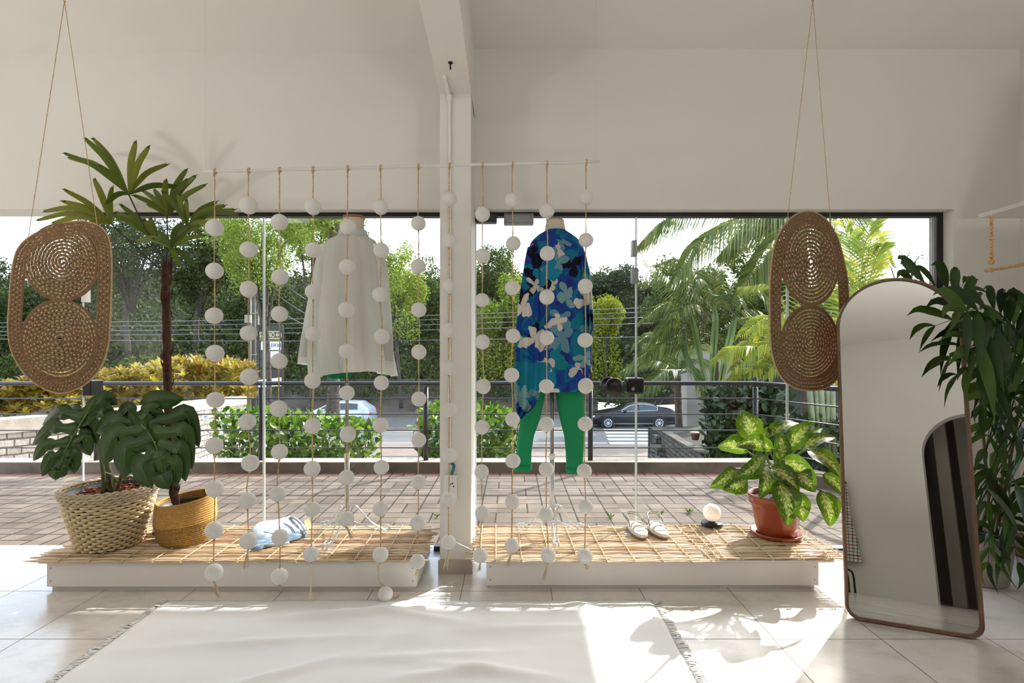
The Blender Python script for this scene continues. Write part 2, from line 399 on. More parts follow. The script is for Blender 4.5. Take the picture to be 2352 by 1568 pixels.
# glass
m = NT('clear_glass'); lw = m.n('ShaderNodeLayerWeight'); lw.inputs[0].default_value = .5; fr = m.math('ADD', .02, m.math('MULTIPLY', m.math('POWER', lw.outputs['Facing'], 5.0), .9))
gl = m.n('ShaderNodeBsdfGlossy'); gl.inputs['Roughness'].default_value = 0.0; tr = m.n('ShaderNodeBsdfTransparent'); tr.inputs[0].default_value = (.985, .995, .99, 1)
x = m.n('ShaderNodeMixShader'); m.l(fr, x.inputs[0]); m.l(tr.outputs[0], x.inputs[1]); m.l(gl.outputs[0], x.inputs[2])
M['glass'] = m.done(x.outputs[0])
M['glass_edge'] = plain('pale_glass_edge', 'e6f0f0', .2, var=.03)
m = NT('mirror_silver'); g = m.n('ShaderNodeBsdfGlossy'); g.inputs['Roughness'].default_value = 0; g.inputs[0].default_value = (.72, .73, .72, 1); M['mirror'] = m.done(g.outputs[0])
m = NT('mirror_bevel'); M['opal'] = plain('opal_glass_globe', 'f4efe6', .15, var=.01, emit=(1, .86, .7), estr=.25)
# cloths
def cloth(name, c, trans=.0, rough=.85, weave=420, var=.03, bump=.12, nscale=3):
    m = NT(name); v = m.coord(); c4 = col(c)
    cc = m.ramp(m.noise(v, nscale, 4), [(.3, tuple(q*(1-var*1.5) for q in c4[:3])), (.7, c4)])
    wv = m.n('ShaderNodeTexNoise'); m.l(v, wv.inputs['Vector']); wv.inputs['Scale'].default_value = weave
    sh = m.pbr(cc, rough, spec=.2, normal=m.bump(wv.outputs[0], bump, .002))
    if trans:
        t = m.n('ShaderNodeBsdfTranslucent'); m.val(cc, t.inputs[0]); x = m.n('ShaderNodeMixShader'); x.inputs[0].default_value = trans
        m.l(sh, x.inputs[1]); m.l(t.outputs[0], x.inputs[2]); sh = x.outputs[0]
    return m.done(sh)
M['rug'] = cloth('white_cotton_rug', 'f0f0ef', weave=300, bump=.3)
M['fringe'] = cloth('white_cotton_fringe', 'f3f2ef', trans=.15, bump=.02)
M['shirt'] = cloth('sheer_white_fabric', 'f4f5f2', trans=.58, bump=.05)
M['cuff'] = cloth('white_cuff_fabric', 'd2d1cb', trans=.25, bump=.05)
M['green'] = cloth('green_cotton_twill', '2a9c68', trans=.22, var=.1)
M['green_dark'] = cloth('green_jersey', '0b7a45', var=.1)
M['dummy'] = cloth('cream_mannequin_cloth', 'cdc2b2', bump=.1)
M['denim'] = cloth('pale_blue_denim', 'c4d0da', var=.25, nscale=14, bump=.3)
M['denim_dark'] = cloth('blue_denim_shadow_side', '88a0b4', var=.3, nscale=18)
M['tag'] = plain('cream_paper_tag', 'e6e0b4', .8, var=.02)
M['sandal'] = plain('off_white_leather', 'd6cfbf', .5, var=.06)
M['sandal_sole'] = plain('tan_sole', '8b6f54', .7, var=.12)
M['footbed'] = plain('white_footbed', 'e6e3dc', .6, var=.04)
M['strap_grey'] = plain('grey_green_straps', '9d9c8c', .5, var=.06)
# floral print
m = NT('blue_floral_print'); v0 = m.coord('Object')
dn = m.noise(v0, 7, 3, out=1); vm = m.n('ShaderNodeVectorMath', operation='MULTIPLY_ADD'); m.l(dn, vm.inputs[0]); vm.inputs[1].default_value = (.12, .0, .12); m.l(v0, vm.inputs[2])
x, y, z = m.xyz(vm.outputs[0]); cc = m.n('ShaderNodeCombineXYZ'); m.l(m.math('ADD', x, m.math('MULTIPLY', y, .25)), cc.inputs[0]); m.l(z, cc.inputs[1]); v2 = cc.outputs[0]
base = m.ramp(m.noise(v2, 9, 1, .4), [(.0, '26308a'), (.38, '1b469c'), (.46, '11559c'), (.52, '137a9e'), (.57, '1958a6'), (.65, '262f86')], 'CONSTANT')
def flowers(m, vec, scale, off, petals, rad, depth, phase, rnd=.9):
    mp = m.n('ShaderNodeMapping'); m.l(vec, mp.inputs[0]); mp.inputs['Location'].default_value = off
    vo = m.n('ShaderNodeTexVoronoi', voronoi_dimensions='2D'); m.l(mp.outputs[0], vo.inputs['Vector']); vo.inputs['Scale'].default_value = scale; vo.inputs['Randomness'].default_value = rnd
    sb = m.n('ShaderNodeVectorMath', operation='SUBTRACT'); m.l(mp.outputs[0], sb.inputs[0]); m.l(vo.outputs['Position'], sb.inputs[1])
    a, b, _ = m.xyz(sb.outputs[0]); wn = m.xyz(vo.outputs['Color'])
    an = m.math('ADD', m.math('ARCTAN2', b, a), m.math('MULTIPLY', wn[0], 6.28))
    r = m.math('SQRT', m.math('ADD', m.math('MULTIPLY', a, a), m.math('MULTIPLY', b, b)))
    pet = m.math('ABSOLUTE', m.math('COSINE', m.math('MULTIPLY', an, petals/2)))
    lim = m.math('MULTIPLY', m.math('ADD', 1-depth, m.math('MULTIPLY', m.math('POWER', pet, .7), depth)), rad)
    lim = m.math('MULTIPLY', lim, m.math('ADD', .65, m.math('MULTIPLY', wn[1], .5)))
    edge = m.math('SUBTRACT', lim, r)
    return edge, wn[2], an, r
for sc, off, pt, rad, dep, cols, keep in (
        (4.6, (.13, .4, 0), 4, .13, .62, ('138a9c', '117f9a'), .9), (6.6, (.7, .2, 0), 3, .066, .85, ('e3d9cf', 'd9cfc8'), .4),
        (6.2, (.31, .93, 0), 3, .085, .9, ('0b0c26', '10102c'), .5), (6.5, (.52, .61, 0), 4, .075, .85, ('84aeb4', '6f9fb0'), .45),
        (5.2, (.9, .15, 0), 4, .1, .7, ('1a8cae', '1f4aa4'), .5), (5.6, (.2, .05, 0), 4, .07, .93, ('eae2da', 'd8d2cc'), .34)):
    e, rn, an, r = flowers(m, v2, sc, off, pt, rad, dep, 0)
    on = m.math('MULTIPLY', m.math('GREATER_THAN', e, 0.0), m.math('LESS_THAN', rn, keep))
    rim = m.math('MULTIPLY', on, m.math('LESS_THAN', e, .004))
    base = m.mix(on, base, m.mix(m.math('GREATER_THAN', rn, keep*.5), cols[0], cols[1]))
    if pt == 5: base = m.mix(m.math('MULTIPLY', rim, .8), base, '154a8c')
sh = m.pbr(base, .7, spec=.25); t = m.n('ShaderNodeBsdfTranslucent'); m.l(base, t.inputs[0]); xs = m.n('ShaderNodeMixShader'); xs.inputs[0].default_value = .25
m.l(sh, xs.inputs[1]); m.l(t.outputs[0], xs.inputs[2]); M['floral'] = m.done(xs.outputs[0])
# plaid
m = NT('plaid_cloth'); v = m.coord(); x, y, z = m.xyz(v)
def pl(q, s, wd): u = m.math('FRACT', m.math('MULTIPLY', q, s)); return m.math('LESS_THAN', u, wd)
c = m.mix(m.math('MULTIPLY', pl(x, 22, .25), .75), 'ddd6cc', '20242c'); c = m.mix(m.math('MULTIPLY', pl(z, 22, .25), .75), c, '20242c'); c = m.mix(pl(z, 7, .06), c, '9c2a2a')
M['plaid'] = m.done(m.pbr(c, .9))
# plants
M['fan'] = leafy('fan_palm_leaf', '2c3f12', '5d6f20', .3, .4, .4, third='8a8a26')
M['fan_stem'] = plain('fan_palm_stalk', '2b2f18', .6, var=.2)
M['fan_trunk'] = plain('fibrous_palm_trunk', '4d2f1e', .95, var=.5, nscale=40, bump=1, bscale=60)
M['monstera'] = leafy('monstera_leaf', '1d3a0e', '3a591a', .18, .35, .5, tcol='5d8020')
M['monstera_rib'] = plain('monstera_rib', '5d7a3c', .5, var=.1)
M['monstera_stem'] = plain('monstera_stem', '6d6b45', .7, var=.25, nscale=20)
M['bamboo_palm'] = leafy('bamboo_palm_leaf', '0f2108', '2f4a12', .3, .4, .45, third='4f6a1c')
M['bamboo_cane'] = plain('bamboo_palm_cane', '6a5a3a', .6, var=.25, nscale=15)
m = NT('dumb_cane_leaf'); uvn = m.n('ShaderNodeUVMap'); u, v_, _ = m.xyz(uvn.outputs[0])
au = m.math('ABSOLUTE', m.math('SUBTRACT', u, .5)); au = m.math('MULTIPLY', au, 2.0)
cv = m.n('ShaderNodeCombineXYZ'); m.l(m.math('SUBTRACT', m.math('MULTIPLY', v_, 11.0), m.math('MULTIPLY', au, 3.6)), cv.inputs[0]); m.l(m.math('MULTIPLY', u, 3.0), cv.inputs[1])
st = m.noise(cv.outputs[0], 2.6, 3, .6)
thr = m.math('ADD', .40, m.math('MULTIPLY', m.math('POWER', au, 1.3), .38)); thr = m.math('ADD', thr, m.math('MULTIPLY', m.math('POWER', m.math('ABSOLUTE', m.math('SUBTRACT', v_, .45)), 2.0), .55))
pale = m.math('MULTIPLY', m.math('SUBTRACT', st, thr), 14.0, clamp=True)
mid = m.math('LESS_THAN', au, .035)
gc = m.ramp(m.noise(m.coord(), 9, 2), [(.3, '1f3f0e'), (.7, '3e6818')])
c = m.mix(pale, gc, 'cfd58a'); c = m.mix(m.math('MULTIPLY', mid, .7), c, '7c9440')
b = m.pbr(c, .3, spec=.5, normal=m.bump(st, .25, .006)); t = m.n('ShaderNodeBsdfTranslucent'); m.l(m.mix(.4, c, '8fb01c'), t.inputs[0]); xs = m.n('ShaderNodeMixShader'); xs.inputs[0].default_value = .36
m.l(b, xs.inputs[1]); m.l(t.outputs[0], xs.inputs[2]); M['dumbcane'] = m.done(xs.outputs[0])
M['green_stem'] = plain('fresh_green_stalk', '6c8a3a', .5, var=.15)
# outdoor planting
M['tree_dark'] = leafy('dark_tree_leaves', '1f2a10', '44541f', .3, .6, .2, third='6c7a34', gain=.52)
M['tree_mid'] = leafy('mid_tree_leaves', '33441a', '5f7430', .35, .6, .2, third='8d9c4c', gain=.56)
M['tree_bright'] = leafy('bright_tree_leaves', '56701c', '93aa38', .45, .6, .2, third='c0cc5e', gain=.68)
M['tree_grey'] = leafy('grey_green_tree_leaves', '3a4426', '66704a', .3, .6, .2, gain=.56)
M['bush_yellow'] = leafy('yellow_green_bush_leaves', '6c7a20', 'b0b43e', .4, .6, .2, gain=.75)
M['shrub'] = leafy('glossy_shrub_leaves', '1f3a0c', '6c982c', .27, .28, .5, third='b4cc50', gain=.72)
M['dark_shrub'] = leafy('dark_shrub_leaves', '1a2814', '3a4e2c', .2, .35, .4)
M['croton'] = leafy('croton_leaves', '6a2a1a', 'a8973a', .4, .35, .4, third='ccc450', gain=.89)
M['palm_green'] = leafy('palm_frond_leaflets', '364a1a', '667a36', .36, .45, .3, third='9c9a44', gain=.64)
M['palm_yellow'] = leafy('yellowing_palm_leaflets', '526a22', '8a9a38', .45, .45, .3, third='b8a63c')
M['banana'] = leafy('banana_leaf', '3a5428', '70864e', .35, .4, .3)
M['trunk'] = plain('mottled_tree_bark', '4c443a', .95, var=.6, nscale=9, bump=1, bscale=14)
M['palmtrunk'] = plain('palm_trunk', '57493a', .9, var=.35, nscale=6)
M['bamboo_green'] = plain('green_palm_stalk', '6c7350', .6, var=.2)
M['pole'] = plain('grey_concrete_pole', '56534d', .9, var=.25, nscale=3)
M['pipe'] = plain('pale_conduit', '8a867c', .6, var=.1)
M['wire'] = plain('overhead_wire', '5a5a5c', .6, var=.05)
M['flower'] = plain('pink_blossom', 'b06a9a', .8, var=.2)
M['sign_dark'] = plain('dark_sign_board', '2a2820', .5, var=.25, nscale=3)
M['sign_olive'] = plain('olive_sign_board', '5d5a28', .4, var=.3, nscale=2)
M['sign_white'] = plain('white_sign_board', 'd9d9da', .5, var=.04)
M['sign_letter'] = plain('pale_sign_letters', 'd8d4b8', .5, var=.02)
M['sign_ink'] = plain('grey_sign_letters', '6b6878', .5, var=.02)
M['car_black'] = plain('black_car_paint', '17181d', .18, metal=.2, var=.05)
M['car_silver'] = plain('silver_car_paint', 'b9c2cf', .25, metal=.3, var=.03)
M['car_glass'] = plain('car_window_glass', '2a3a44', .08, var=.1)
M['chrome'] = plain('chrome_trim', 'c8ccd2', .15, metal=.9, var=.03)
M['rubber'] = plain('tyre_rubber', '131314', .85, var=.1)
M['lamp_red'] = plain('red_tail_lamp', 'c4222a', .2, var=.1)
M['lamp_clear'] = plain('clear_head_lamp', 'cfd4d8', .1, var=.05)
M['pink'] = plain('dusty_pink_plastic', 'b07c72', .6, var=.1)
M['yellow_post'] = plain('yellow_painted_post', 'd69a18', .6, var=.1)
M['teal'] = plain('teal_cable', '1c6f6a', .4, var=.1)
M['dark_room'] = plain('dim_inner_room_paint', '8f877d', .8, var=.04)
# ---------------------------------------------------------------- the room
WX0, WX1, WB = -4.2, 2.977, -3.9          # left wall, right wall, back wall
WI, WO = 3.14, 3.32                       # inner and outer face of the window wall
HZ = 2.035                                # window head
CS = .10
def ceil_z(y): return 2.974+CS*(WI-y)
struct(MB().box(WX0-.2, WB-2.2, -.12, WX1+.2, WI, 0).build('floor', M['floor'], smooth=False))
struct(MB().box(-9, WI, -.12, 4.2, WO, .0).build('trim_1', M['granite'], smooth=False))
cm = MB()
for x0, x1, dz in ((WX0-.2, -.39, -.022), (-.39, WX1+.2, 0)):
    a, b = ceil_z(WI+.02)+dz, ceil_z(WB-.2)+dz
    cm.add([(x0, WI+.02, a), (x1, WI+.02, a), (x1, WB-.2, b), (x0, WB-.2, b), (x0, WI+.02, a+.15), (x1, WI+.02, a+.15), (x1, WB-.2, b+.15), (x0, WB-.2, b+.15)],
           [(0, 3, 2, 1), (4, 5, 6, 7), (0, 1, 5, 4), (1, 2, 6, 5), (2, 3, 7, 6), (3, 0, 4, 7)])
struct(cm.build('ceiling', M['ceil'], smooth=False))
# window wall: lintel and the piece right of the window
wm = MB(); wm.box(WX0-.2, WI, HZ, WX1+.3, WO, 3.6); wm.box(2.589, WI, 0, WX1+.3, WO, HZ)
struct(wm.build('wall_front', M['wall'], smooth=False))
struct(MB().box(WX1, WB-.2, 0, WX1+.2, WI, 3.9).build('wall_right', M['wall'], smooth=False))
struct(MB().box(WX0-.2, WB-.2, 0, WX0, WI, 3.9).build('wall_left', M['wall'], smooth=False))
# back wall with an arched doorway
ax, ar, az = 1.63, .57, 1.92
arc = [(ax+ar*math.cos(PI-i*PI/20), az+ar*math.sin(PI-i*PI/20)) for i in range(21)]
bw = MB()
T0, T1 = WB-.18, WB
for y in (T0, T1):
    pass
def wall_piece(poly): bw.prism(poly, lambda u, v, t: (u, t, v), T0, T1)
wall_piece([(WX0, 0), (ax-ar, 0), (ax-ar, az), (ax-ar, 3.9), (WX0, 3.9)])
wall_piece([(ax+ar, 0), (WX1, 0), (WX1, 3.9), (ax+ar, 3.9), (ax+ar, az)])
for a, b in zip(arc, arc[1:]): wall_piece([a, b, (b[0], 3.9), (a[0], 3.9)])
struct(bw.build('wall_back', M['wall'], smooth=False))
# the dim room behind the arch
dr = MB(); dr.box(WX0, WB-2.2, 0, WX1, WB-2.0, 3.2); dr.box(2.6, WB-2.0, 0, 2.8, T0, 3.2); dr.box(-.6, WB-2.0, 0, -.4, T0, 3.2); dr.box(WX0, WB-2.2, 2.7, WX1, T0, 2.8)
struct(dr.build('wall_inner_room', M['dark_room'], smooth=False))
for i, (x, dy) in enumerate(((1.2, -.5), (1.42, -.9), (1.64, -1.25))):
    o = struct(MB().box(x-.05, WB+dy-.16, 0, x+.1, WB+dy+.0, 2.7).build('trim_%d' % (i+2), M['dark_room'], smooth=False, bevel=.006))
# column, beam, skirting
CX0, CX1, CY = -.3905, -.2212, 2.894
cb = MB(); cb.box(CX0, CY, 0, CX1, WO, 2.6)
struct(cb.build('column', M['wall'], smooth=False, bevel=.004))
b0, b1 = 2.593-.123*(WI-CY), 2.593+.123*(CY-WB)
bm = MB(); bm.add([(CX0, WI, b0), (CX1, WI, b0), (CX1, WB, b1), (CX0, WB, b1), (CX0, WI, 3.05), (CX1, WI, 3.05), (CX1, WB, 3.85), (CX0, WB, 3.85)],
       [(0, 3, 2, 1), (4, 5, 6, 7), (0, 1, 5, 4), (1, 2, 6, 5), (2, 3, 7, 6), (3, 0, 4, 7)])
struct(bm.build('beam', M['ceil'], smooth=False))
struct(MB().box(CX0-.008, CY-.009, 0, CX1+.008, WI, .077).build('baseboard_column', M['skirt'], smooth=False))
# eave outside (shades the deep part of the floor), and outer wall top
ev = MB(); ev.box(-8, WO, 2.62, 2.80, 5.22, 2.74)
struct(ev.build('roof_eave', M['eave'], smooth=False))

# ---- windows: black head frame, glass panes with bright edges, door hardware
def pane(name, x0, x1, z1=2.018, door=False, left_edge=True):
    d0, d1 = 3.236, 3.246
    o = struct(MB().box(x0, d0, .018, x1, d1, z1).build(name, M['glass'], smooth=False))
    e = MB(); e.box(x0-.0035, d0, .018, x0+.002, d1, z1); e.box(x1-.002, d0, .018, x1+.0035, d1, z1); e.build('pane_edge', M['glass_edge'], o, smooth=False)
    return o
fr = MB(); fr.box(-2.6, 3.215, 2.012, CX0, 3.27, HZ); fr.box(CX1, 3.215, 2.012, 2.589, 3.27, HZ)
fr.box(2.558, 3.215, 0, 2.589, 3.27, 2.012); fr.box(1.66, 3.215, 0, 2.558, 3.27, .018); fr.box(-.47, 3.215, 0, CX0, 3.27, .03)
struct(fr.build('window_frame', M['black_frame'], smooth=False))
struct(MB().box(2.54, 3.222, .018, 2.558, 3.262, 2.012).build('trim_7', M['grey_metal'], smooth=False))
pane('window_1', -2.594, -1.505); pane('window_2', -1.497, CX0-.004)
dr1 = pane('door_1', CX1+.004, .746)
pane('window_3', .755, 1.661); pane('window_4', 1.670, 2.54)
def pbox(px0, py0, px1, py1, d0, d1):
    a, b = P(px0, py1, d0), P(px1, py0, d0); return MB().box(a.x, d0, a.z, b.x, d1, b.z)
# hardware on the glass
o = pbox(1157, 489, 1226, 512.5, 3.205, 3.275).build('door_closer_box', M['grey_metal'], smooth=False, bevel=.004); tag(o, 'grey metal clamp box on the door head, left of the blue kimono', 'door fitting')
sc = MB()
for px, py in ((1162, 499), (1162, 506), (1221, 499), (1221, 506)): q = P(px, py, 3.204); sc.ball(q, .0022, 8, sy=.4)
sc.build('screw', M['black'], o)
o = pbox(1092, 489, 1141, 509.5, 3.205, 3.275).build('pivot_cover', M['dark_metal'], smooth=False, bevel=.008); tag(o, 'small dark pivot cover on the window head, just right of the column', 'door fitting')
for y0, y1, lb, x0, x1 in ((551, 587, 'upper grey metal clamp on the glass seam above the black lock', 1452.5, 1463), (615, 649, 'lower grey metal clamp on the glass seam above the black lock', 1452.5, 1467)):
    o = pbox(x0, y0, x1, y1, 3.216, 3.268).build('glass_clamp', M['grey_metal'], smooth=False, bevel=.002); tag(o, lb, 'glass clamp', 'clamps on the glass seam')
    q = P((x0+x1)/2, (y0+y1)/2, 3.215); MB().ball(q, .003, 8, sy=.4).build('screw', M['dark_metal'], o)
o = pbox(1441, 868, 1480, 905, 3.195, 3.29).build('door_lock', M['black'], smooth=False, bevel=.012); tag(o, 'black square lock across the glass seam, right of the round black knob', 'lock')
q = P(1454, 892, 3.193); MB().tube([q, q+Vector((0, -.005, 0))], .0115, 18).build('key_cylinder', M['grey_metal'], o)
def turned(prof, q, n=32):          # lathe about the depth axis, pushed towards the room
    m_ = MB().lathe(prof, (0, 0, 0), n); m_.v = [(q.x+x, q.y-z, q.z+y) for x, y, z in m_.v]; return m_
q = P(1407, 887, 3.234)
o = thing('round_handle', 'large round black door knob on the glass, left of the square lock', 'door knob', q)
turned([(.0001, .085), (.03, .085), (.034, .082), (.052, .072), (.0555, .062), (.052, .05), (.034, .04), (.028, .03), (.028, 0)], q).build('inner_grip', M['black'], o)
q2 = q+Vector((-.012, .014, 0)); turned([(.028, 0), (.028, -.03), (.045, -.04), (.0555, -.055), (.05, -.075), (.0001, -.08)], q2).build('outer_grip', M['black'], o)
o = pbox(188, 873, 209, 909, 3.19, 3.29).build('door_pull', M['black'], smooth=False, bevel=.006); tag(o, 'black rectangular door lock on the glass edge behind the left woven wall hanging', 'lock')
o = pbox(186, 655, 193, 693, 3.216, 3.268).build('glass_clamp', M['white_plastic'], smooth=False, bevel=.002); tag(o, 'pale narrow clamp on the glass edge, behind the gap of the left woven hanging', 'glass clamp')

# ---- column electrics
ct = thing('cable_trunking', 'slim white cable trunking running from the beam down the column', 'cable trunking', (-.3365, CY, 1.2))
t0 = MB(); y0 = 2.745; zb = lambda y: 2.593+.123*(CY-y)
t0.obox(((-.3455-.3365)/2-.002, (y0+CY)/2-.01, zb((y0+CY)/2)-.008), (.010, 0, 0), Vector((.005, CY-y0, zb(CY)-zb(y0)))/2, (0, 0, .009)); t0.build('beam_run', M['white_plastic'], ct, smooth=False, bevel=.002)
MB().box(-.3455, CY-.012, .62, -.3285, CY, 2.585).build('column_run', M['white_wood'], ct, smooth=False, bevel=.002)
MB().box(-.349, CY-.016, 2.553, -.325, CY, 2.583).build('elbow', M['white_plastic'], ct, smooth=False, bevel=.003)
a = P(1021, 1142, CY); b = P(1050, 1089, CY)
ob = thing('socket_box', 'white surface socket box low on the column front', 'socket', ((a.x+b.x)/2, CY, a.z))
MB().box(a.x, CY-.026, a.z, b.x, CY, b.z).build('housing', M['white_plastic'], ob, smooth=False, bevel=.003)
fp = MB().box(a.x+.014, CY-.03, a.z+.012, b.x-.014, CY-.026, b.z-.008).build('face_plate', M['white_wood'], ob, smooth=False, bevel=.002)
hl = MB()
for px, py in ((1035, 1112), (1039, 1110), (1042, 1117)): hl.ball(P(px, py, CY-.031), .0042, 10, sy=.3)
hl.build('socket_hole', M['black'], ob)
o = MB().tube(spline([P(1036, 1062, CY-.012), P(1042, 1068, CY-.03), P(1041, 1078, CY-.03), P(1037, 1088, CY-.02)], 12), .0085, 8).build('teal_cable', M['teal']); tag(o, 'short teal cable bending into the top of the socket box', 'cable')
o = MB().tube(spline([P(1033, 1142, CY-.02), P(1030, 1175, CY-.03), P(1023, 1205, CY-.03), P(1027, 1226, CY-.04), P(1040, 1240, CY-.06), P(1060, 1252, CY-.08), P(1079, 1261, CY-.07), P(1090, 1275, CY-.03)], 26), .0032, 6).build('white_cable', M['white_plastic']); tag(o, 'thin white cable hanging from the socket box and crossing the column foot', 'cable')
q = P(1034.5, 148, 2.64); o = MB().tube([(q.x, q.y, zb(q.y)+.002), (q.x, q.y, zb(q.y)-.034)], .004, 8).build('hanging_screw', M['black']); tag(o, 'dark screw sticking out of the underside of the beam', 'screw')
MB().lathe([(.0001, 0), (.012, 0), (.011, -.004), (.0001, -.006)], (q.x, q.y, zb(q.y)), 12).build('screw_plate', M['dark_metal'], o)

# ---- unseen fill lamps added behind the camera to brighten the window wall
for i, (x, y) in enumerate(((-3.0, -.5), (-1.7, -.5), (-.2, -.5), (2.5, -.5))):
    zc = ceil_z(y)-.32; an = math.radians(62)
    fwd = Vector((0, math.sin(an), -math.cos(an))); upv = Vector((0, math.cos(an), math.sin(an)))
    t = thing('ceiling_fill_lamp', 'added white fill lamp behind the viewer, turned towards the window wall', 'fill lamp', (x, y, zc), 'added fill lamps behind the viewer')
    MB().obox(Vector((x, y, zc))-fwd*.03, (.36, 0, 0), upv*.16, fwd*.028).build('fill_housing', M['white_plastic'], t, smooth=False, bevel=.006)
    MB().tube([(x, y-.05, zc), (x, y-.05, ceil_z(y)+.0)], .012, 8).build('fill_stem', M['white_plastic'], t)
    l = bpy.data.lights.new('ceiling_fill_light', 'AREA'); l.shape = 'RECTANGLE'; l.size = .68; l.size_y = .28; l.energy = CEIL_FILL_WATTS; l.color = (1, 1, 1)
    lo = bpy.data.objects.new('ceiling_fill_light', l); C.objects.link(lo); lo.location = fwd*.006; lo.parent = t; lo.rotation_euler = (an, 0, 0)

for x, y, pw, lab in ((-3.75, .2, 1.15, 'added white floor fill lamp at the left wall, out of view'), (2.25, -1.0, 1.05, 'added white floor fill lamp at the right wall, out of view')):  # two unseen fill lamps, added to lift the ceiling, beam and walls
    q = Vector((x, y, .95)); t = thing('floor_fill_lamp', lab, 'floor lamp', (x, y, 0), 'added floor fill lamps out of view')
    MB().lathe([(.0001, 0), (.14, 0), (.14, .015), (.02, .025), (.0001, .026)], (x, y, 0), 28).build('lamp_base', M['white_plastic'], t)
    MB().tube([(x, y, .02), (x, y, .86)], .012, 10).build('pole', M['white_plastic'], t)
    MB().lathe([(.02, -.13), (.16, -.09), (.26, 0), (.256, 0), (.155, -.083), (.0001, -.12)], q, 28).build('bowl', M['white_plastic'], t)
    l = bpy.data.lights.new('floor_fill_light', 'AREA'); l.shape = 'DISK'; l.size = .46; l.energy = FLOOR_FILL_WATTS*pw; l.color = (1, .99, .97)
    lo = bpy.data.objects.new('floor_fill_light', l); C.objects.link(lo); lo.location = (0, 0, .94); lo.parent = t; lo.rotation_euler = (PI, 0, 0)

# ---- things seen only in the mirror
t = thing('plaid_dress', 'plaid dress on a wooden hanger, reflected at the left edge of the mirror', 'dress', (-.06, WB+.05, 1.62))
rows = []
for z, hw, dp in ((1.56, .05, .02), (1.52, .19, .03), (1.4, .2, .05), (1.2, .2, .05), (1.0, .22, .06), (.7, .27, .07), (.4, .31, .08)):
    rows.append([(-.06+hw*math.cos(a)*(1+.05*math.cos(9*a)), WB+.09+dp*math.sin(a)*(1+.2*math.cos(9*a)), z) for a in [2*PI*k/48 for k in range(48)]])
MB().grid(rows, closed=True).build('dress_body', M['plaid'], t)
MB().tube(spline([(-.25, WB+.09, 1.5), (-.16, WB+.09, 1.56), (-.06, WB+.09, 1.6), (.04, WB+.09, 1.56), (.13, WB+.09, 1.5)], 14), .011, 8).build('hanger', M['hangerwood'], t)
MB().tube(spline([(-.06, WB+.09, 1.6), (-.06, WB+.09, 1.66), (-.03, WB+.07, 1.69), (-.05, WB+.03, 1.7), (-.06, WB, 1.7)], 12), .004, 6).build('hook', M['steel'], t)
t = thing('tube_stool', 'black bent tube stool standing under the plaid dress in the mirror', 'stool', (.0, WB+.45, 0))
for y in (WB+.3, WB+.6): MB().tube(spline([(-.22, y, 0), (-.22, y, .22), (-.18, y, .28), (-.1, y, .29), (.08, y, .29), (.15, y, .28), (.19, y, .22), (.2, y, 0)], 28), .014, 8).build('leg_frame', M['black'], t)
MB().box(-.2, WB+.28, .295, .1, WB+.62, .315).build('seat', M['black'], t, smooth=False, bevel=.01)
# ---------------------------------------------------------------- display platforms and reed mats
MZ = .165          # top of the mats
def platform(x0, x1, yf, ov0, ov1, label):
    yb = 3.13
    t = thing('display_platform', label, 'platform', ((x0+x1)/2, yf, 0), 'white display platforms')
    MB().box(x0, yf, .02, x1, yf+.018, .138).build('front_board', M['white_wood'], t, smooth=False, bevel=.003)
    MB().box(x0+.012, yf+.02, 0, x1-.012, yb-.02, .02).build('plinth', M['white_wood'], t, smooth=False)
    MB().box(x0, yf+.018, .02, x0+.018, yb, .138).build('side_board', M['white_wood'], t, smooth=False, bevel=.003)
    MB().box(x1-.018, yf+.018, .02, x1, yb, .138).build('side_board', M['white_wood'], t, smooth=False, bevel=.003)
    MB().box(ov0, yf-.006, .138, ov1, 3.19, .150).build('top_board', M['white_wood'], t, smooth=False, bevel=.002)
    nl = MB()
    for x in (x0+.02, x1-.02):
        for z in (.05, .115): nl.ball((x, yf, z), .003, 8, sy=.3)
    nl.build('nail_head', M['dark_metal'], t)
    return t
platform(-2.333, -.478, 2.684, -2.37, -.46, 'white board platform left of the column, carrying the wicker and rope baskets')
platform(-.129, 1.547, 2.70, -.16, 1.62, 'white board platform right of the column, carrying the terracotta pot')

